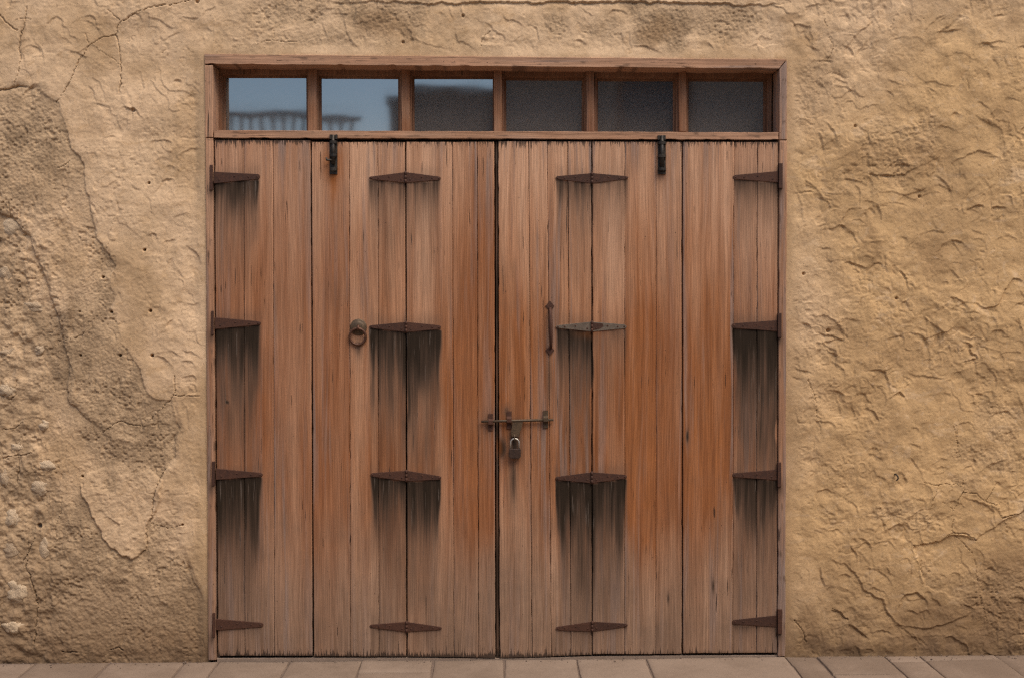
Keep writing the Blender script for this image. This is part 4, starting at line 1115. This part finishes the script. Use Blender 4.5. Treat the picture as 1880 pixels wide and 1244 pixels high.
# --- slide bolt and padlock
def staple(cx, y0, y1, w_, parent, mat, name):
    cy = (y0 + y1) / 2
    bm = bmesh.new()
    prof_ = [(y0, -.001), (y0 + 9, -.001), (cy - 3.2, .018), (cy + 3.2, .018), (y1 - 9, -.001), (y1, -.001)]
    xa, _ = P(cx - w_, cy, YI); xb, _ = P(cx + w_, cy, YI)
    o_, i_ = [], []
    for yy, hh in prof_:
        _, zz = P(cx, yy, YI)
        o_.append((YI - .0005 - max(hh, 0), zz)); i_.append((YI + 0.004 - max(hh, 0), zz))
    ring_ = [[(xx, a, b) for a, b in o_] + [(xx, a, b) for a, b in i_[::-1]] for xx in (xa, xb)]
    va, vb = [[bm.verts.new(p) for p in rr] for rr in ring_]
    m_ = len(va)
    for k in range(m_): bm.faces.new((va[k], va[(k + 1) % m_], vb[(k + 1) % m_], vb[k]))
    h_ = m_ // 2
    for vv in (va, vb):
        for k in range(h_ - 1): bm.faces.new((vv[k], vv[k + 1], vv[m_ - 2 - k], vv[m_ - 1 - k]))
    return bm_obj(name, bm, mat, parent)
staple(900.8, 759, 789.6, 4.1, L3, M['rust'], "bolt_staple")
x0, z0 = P(883.6, 772.8, YI); x1, z1 = P(1015.8, 769.6, YI)
bm = bmesh.new(); add_tube(bm, [(x0, YI - .0095, z0), (x0 + (x1 - x0) * .3, YI - .0095, z0 + (z1 - z0) * .3), (x1, YI - .0095, z1)], [.0052, .0062, .0060], 12)
slide = bm_obj("slide_bolt", bm, M['bronze'], L4, None, True)
staple(935, 754.6, 786.4, 4.3, L4, M['rust'], "bolt_staple")
staple(1002, 753, 785, 4.6, L4, M['bronze'], "bolt_staple")
poly_plate("hasp", [(941, 771.5), (960.5, 771), (958, 783), (954.5, 792), (953, 801), (940, 801), (938, 792), (940, 783)], YI - 0.0125, YI - 0.0095, M['bronze'], slide, .0008)
xx, zz = P(944.6, 803, YI)
bm = bmesh.new()
add_tube(bm, [(xx, YI - .010 - .007 * math.cos(a), zz + 0.0015 + .014 * math.sin(a)) for a in np.linspace(0, 2 * math.pi, 18, endpoint=False)], 0.0026, 8, True)
bm_obj("hasp_eye", bm, M['bronze'], slide, None, True)

px0, pz0 = P(945, 830, YI)
lock = thing("padlock", (px0, YI - 0.014, pz0 - 0.02), "small padlock with a bright steel shackle hanging from the slide bolt", "padlock")
a, b = P(934.2, 822, YI), P(956, 840, YI)
bm = bmesh.new(); add_prism(bm, [(a[0], a[1] - .004), (a[0] + .005, a[1]), (b[0] - .005, a[1]), (b[0], a[1] - .004), (b[0], b[1] + .008), (b[0] - .008, b[1]), (a[0] + .008, b[1]), (a[0], b[1] + .008)], YI - 0.024, YI - 0.004, 0.003)
bm_obj("lock_body", bm, M['lockbody'], lock)
cx_ = (a[0] + b[0]) / 2; rs = 7.7 * S; top_z = P(945, 811.5, YI)[1]
pts = [(cx_ - rs, YI - .014, a[1] - .004), (cx_ - rs, YI - .014, top_z)] + [(cx_ - rs * math.cos(t_), YI - .014, top_z + rs * math.sin(t_)) for t_ in np.linspace(0.2, math.pi - .2, 13)] + [(cx_ + rs, YI - .014, top_z), (cx_ + rs, YI - .014, a[1] - .004)]
bm = bmesh.new(); add_tube(bm, pts, 0.0036, 10)
bm_obj("shackle", bm, M['steel'], lock, None, True)

# --- little iron hook in the right-hand wall
hx, hz = P(1643, 874)
hook = thing("wall_hook", (hx, 0, hz), "small dark iron hook driven into the ochre plaster right of the doors", "hook")
bm = bmesh.new()
h0 = float(H[int((hz - ZS[0]) / DX), int((hx - XS[0]) / DX)])
add_tube(bm, [(hx, 0.03 - h0, hz + .012), (hx, -.012 - h0, hz + .012), (hx + .006, -.018 - h0, hz + .006), (hx + .009, -.019 - h0, hz - .004), (hx + .005, -.019 - h0, hz - .013), (hx - .002, -.019 - h0, hz - .015)], [.0038, .0038, .0036, .0034, .003, .0022], 10)
bm_obj("hook_shank", bm, M['black'], hook, None, True)

# ================================================================== PAVEMENT
bm = bmesh.new()
x0, x1 = -4.6, 4.6
vs = [bm.verts.new((x, y, ground_z(x) - 0.009)) for x, y in ((x0, 0.02), (x0, -1.62), (x1, -1.62), (x1, 0.02))]
bm.faces.new(vs)
pave = tag(bm_obj("pavement", bm, M['sand'], None, (0, -0.8, 0)), kind='structure')
joint_px = [60, 196, 335, 397, 528, 662, 795, 925, 1059, 1189, 1450, 1508, 1635, 1701, 1842]
jxs = []
for j in joint_px:
    d = RM @ np.array([(j - 940) / F_PX, (622 - 1212) / F_PX, -1.0]); t_ = -CP[2] / d[2]
    jxs.append(float(CP[0] + d[0] * t_))
rp = random.Random(11)
while jxs[0] > -4.3: jxs.insert(0, jxs[0] - rp.choice([.165, .33, .33, .35]))
while jxs[-1] < 4.3: jxs.append(jxs[-1] + rp.choice([.165, .33, .33, .35]))
cross = {663: [0.165], 1636: [0.085], 1701: [0.07]}
def slab(xa, xb, ya, yb, seed):
    r = random.Random(seed)
    j = 0.003
    xa += j + r.uniform(0, .003); xb -= j + r.uniform(0, .003); ya -= j; yb += j
    n_x, n_y = max(4, int((xb - xa) / 0.03)), max(4, int(abs(yb - ya) / 0.03))
    s = np.concatenate([[0, .012], np.linspace(.04, .96, n_x), [.988, 1]]); t = np.concatenate([[0, .012], np.linspace(.04, .96, n_y), [.988, 1]])
    Sg, Tg = np.meshgrid(s, t)
    wbx = 0.0045 * fbm(Tg * 5 + seed, Sg * 0 + seed, 3, 3); wby = 0.0035 * fbm(Sg * 5 + seed, Tg * 0 + seed * 2, 3, 4)
    Xq = xa + (xb - xa) * Sg + wbx; Yq = ya + (yb - ya) * Tg + wby
    Yq = np.minimum(Yq, 0.03)
    ring = np.minimum(np.minimum(Sg, 1 - Sg) * abs(xb - xa), np.minimum(Tg, 1 - Tg) * abs(yb - ya))
    Zq = ground_z(Xq) + r.uniform(-.0015, .0015) + r.uniform(-.004, .004) * (Sg - .5) + 0.0015 * fbm(Xq * 14, Yq * 14, 3, 9) - 0.0045 * sstep(0.009, 0, ring)
    nrw, ncl = Xq.shape; idx = np.arange(nrw * ncl).reshape(nrw, ncl)
    quads = np.stack([idx[:-1, :-1], idx[1:, :-1], idx[1:, 1:], idx[:-1, 1:]], -1).reshape(-1, 4)
    ringi = np.concatenate([idx[0, :-1], idx[:-1, -1], idx[-1, :0:-1], idx[:0:-1, 0]])
    vx = np.stack([Xq.ravel(), Yq.ravel(), Zq.ravel()], -1)
    back = vx[ringi].copy(); back[:, 2] -= 0.05
    nb = len(ringi); nxt = np.roll(np.arange(nb), -1); base = len(vx)
    side = np.stack([ringi, ringi[nxt], base + nxt, base + np.arange(nb)], -1)
    return mesh_obj("paving_slab", np.concatenate([vx, back]), np.concatenate([quads, side]), M['slab'], pave, None, True)
k = 0
for a, b in zip(jxs, jxs[1:]):
    # first cross joint measured where the photograph shows one, else the slab runs on out of the picture
    mid_px = 907 + (a + b) / 2 * F_PX / CAM_D
    y = -0.012 if -1.34 < (a + b) / 2 < 1.34 else 0.0
    if -1.345 < (a + b) / 2 < 1.36: y = -0.005
    first = {725: 0.175, 1668: 0.095, 1770: 0.075, 1571: 0.27}
    cut = next((v_ for c_, v_ in first.items() if abs(mid_px - c_) < 50), rp.uniform(0.3, 0.48))
    while y > -1.6:
        y2 = max(-1.6, y - cut)
        slab(a, b, y, y2, k); k += 1
        y = y2; cut = rp.choice([.33, .40, .22, .45])
bm = bmesh.new()
vs = [bm.verts.new((x, y, ground_z(x) * (1 if abs(x) < 5 else 0) - 0.02)) for x, y in ((-60, -1.60), (-60, -60), (60, -60), (60, -1.60))]
bm.faces.new(vs)
tag(bm_obj("ground", bm, M['ground'], None, (0, -20, 0)), kind='structure')

# ================================================================== THE OTHER SIDE OF THE STREET (mirrored in the panes)
def house(x0, x1, y0, z1, label, mat, wins, par=0.0):
    t = thing("street_house", ((x0 + x1) / 2, y0 - 2, -0.02), label, "house", "houses across the street")
    bm = bmesh.new(); add_box(bm, x0, x1, y0 - 6, y0, -0.02, z1); bm_obj("house_wall", bm, mat, t)
    if par:
        bm = bmesh.new(); add_box(bm, x0 - .04, x1 + .04, y0 - 6.04, y0 + 0.05, z1 + .003, z1 + par); bm_obj("cornice", bm, mat, t)
    for wx, wz, ww, wh in wins:
        bm = bmesh.new()
        for a_ in ((wx - ww / 2 - .06, wx - ww / 2, wz, wz + wh), (wx + ww / 2, wx + ww / 2 + .06, wz, wz + wh), (wx - ww / 2 - .06, wx + ww / 2 + .06, wz + wh, wz + wh + .07), (wx - ww / 2 - .06, wx + ww / 2 + .06, wz - .07, wz)):
            add_box(bm, a_[0], a_[1], y0 + .002, y0 + .05, a_[2], a_[3])
        w_ = bm_obj("window", bm, M['ring'], t)
        bm = bmesh.new(); add_box(bm, wx - ww / 2, wx + ww / 2, y0 + .003, y0 + .02, wz, wz + wh); bm_obj("pane", bm, M['darkpane'], w_)
    return t
YH = -9.0
house(-14, -1.55, YH, 3.56, "low tan house with a railed roof terrace across the street", M['house'], [(-3.2, 1.0, .9, 1.3), (-5.5, 1.0, .9, 1.3), (-8, 1.0, .9, 1.3)])
house(-1.22, 0.02, YH + .1, 4.14, "narrow brown house between the terrace house and the tall house across the street", M['house2'], [(-.6, 1.2, .6, 1.2)], 0.10)
house(0.07, 14, YH, 6.3, "tall brown house across the street on the right", M['house2'], [(2, 1.0, .9, 1.4), (4.5, 1.0, .9, 1.4), (2, 3.8, .9, 1.3), (4.5, 3.8, .9, 1.3), (7, 3.8, .9, 1.3)], 0.15)
rail = thing("roof_railing", (-5, YH - .1, 3.56), "dark wooden railing along the roof terrace of the low house across the street", "railing")
bm = bmesh.new(); add_box(bm, -13.9, -1.6, YH - .14, YH - .06, 3.955, 4.035); bm_obj("handrail", bm, M['ring'], rail)
bal = None
xx = -6.0
while xx < -1.6:
    if bal is None:
        bm = bmesh.new(); add_box(bm, xx - .022, xx + .022, YH - .12, YH - .08, 3.562, 3.963); bal = bm_obj("baluster", bm, M['ring'], rail); bx00 = xx
    else:
        o = bal.copy(); C.objects.link(o); o.parent = rail; o.location = (xx - bx00, 0, 0)
    xx += 0.13

# grit and crumbs of plaster that gather along the foot of the wall
rgr = random.Random(77)
bm = bmesh.new()
for i in range(420):
    gx = rgr.uniform(-2.6, 2.6); gy = -abs(rgr.gauss(0.0, 0.035)) - 0.004
    if -1.3 < gx < 1.3 and rgr.random() < 0.55: continue
    r_ = rgr.choice([.0015, .002, .0025, .003, .0045])
    m_ = bmesh.ops.create_icosphere(bm, subdivisions=1, radius=r_)
    for v_ in m_['verts']:
        v_.co = Vector((v_.co.x * rgr.uniform(.7, 1.5), v_.co.y, v_.co.z * rgr.uniform(.5, .9))) + Vector((gx, gy, ground_z(gx) + r_ * .35))
tag(bm_obj("grit", bm, M['sand'], None, (0, 0, 0)), kind='stuff')
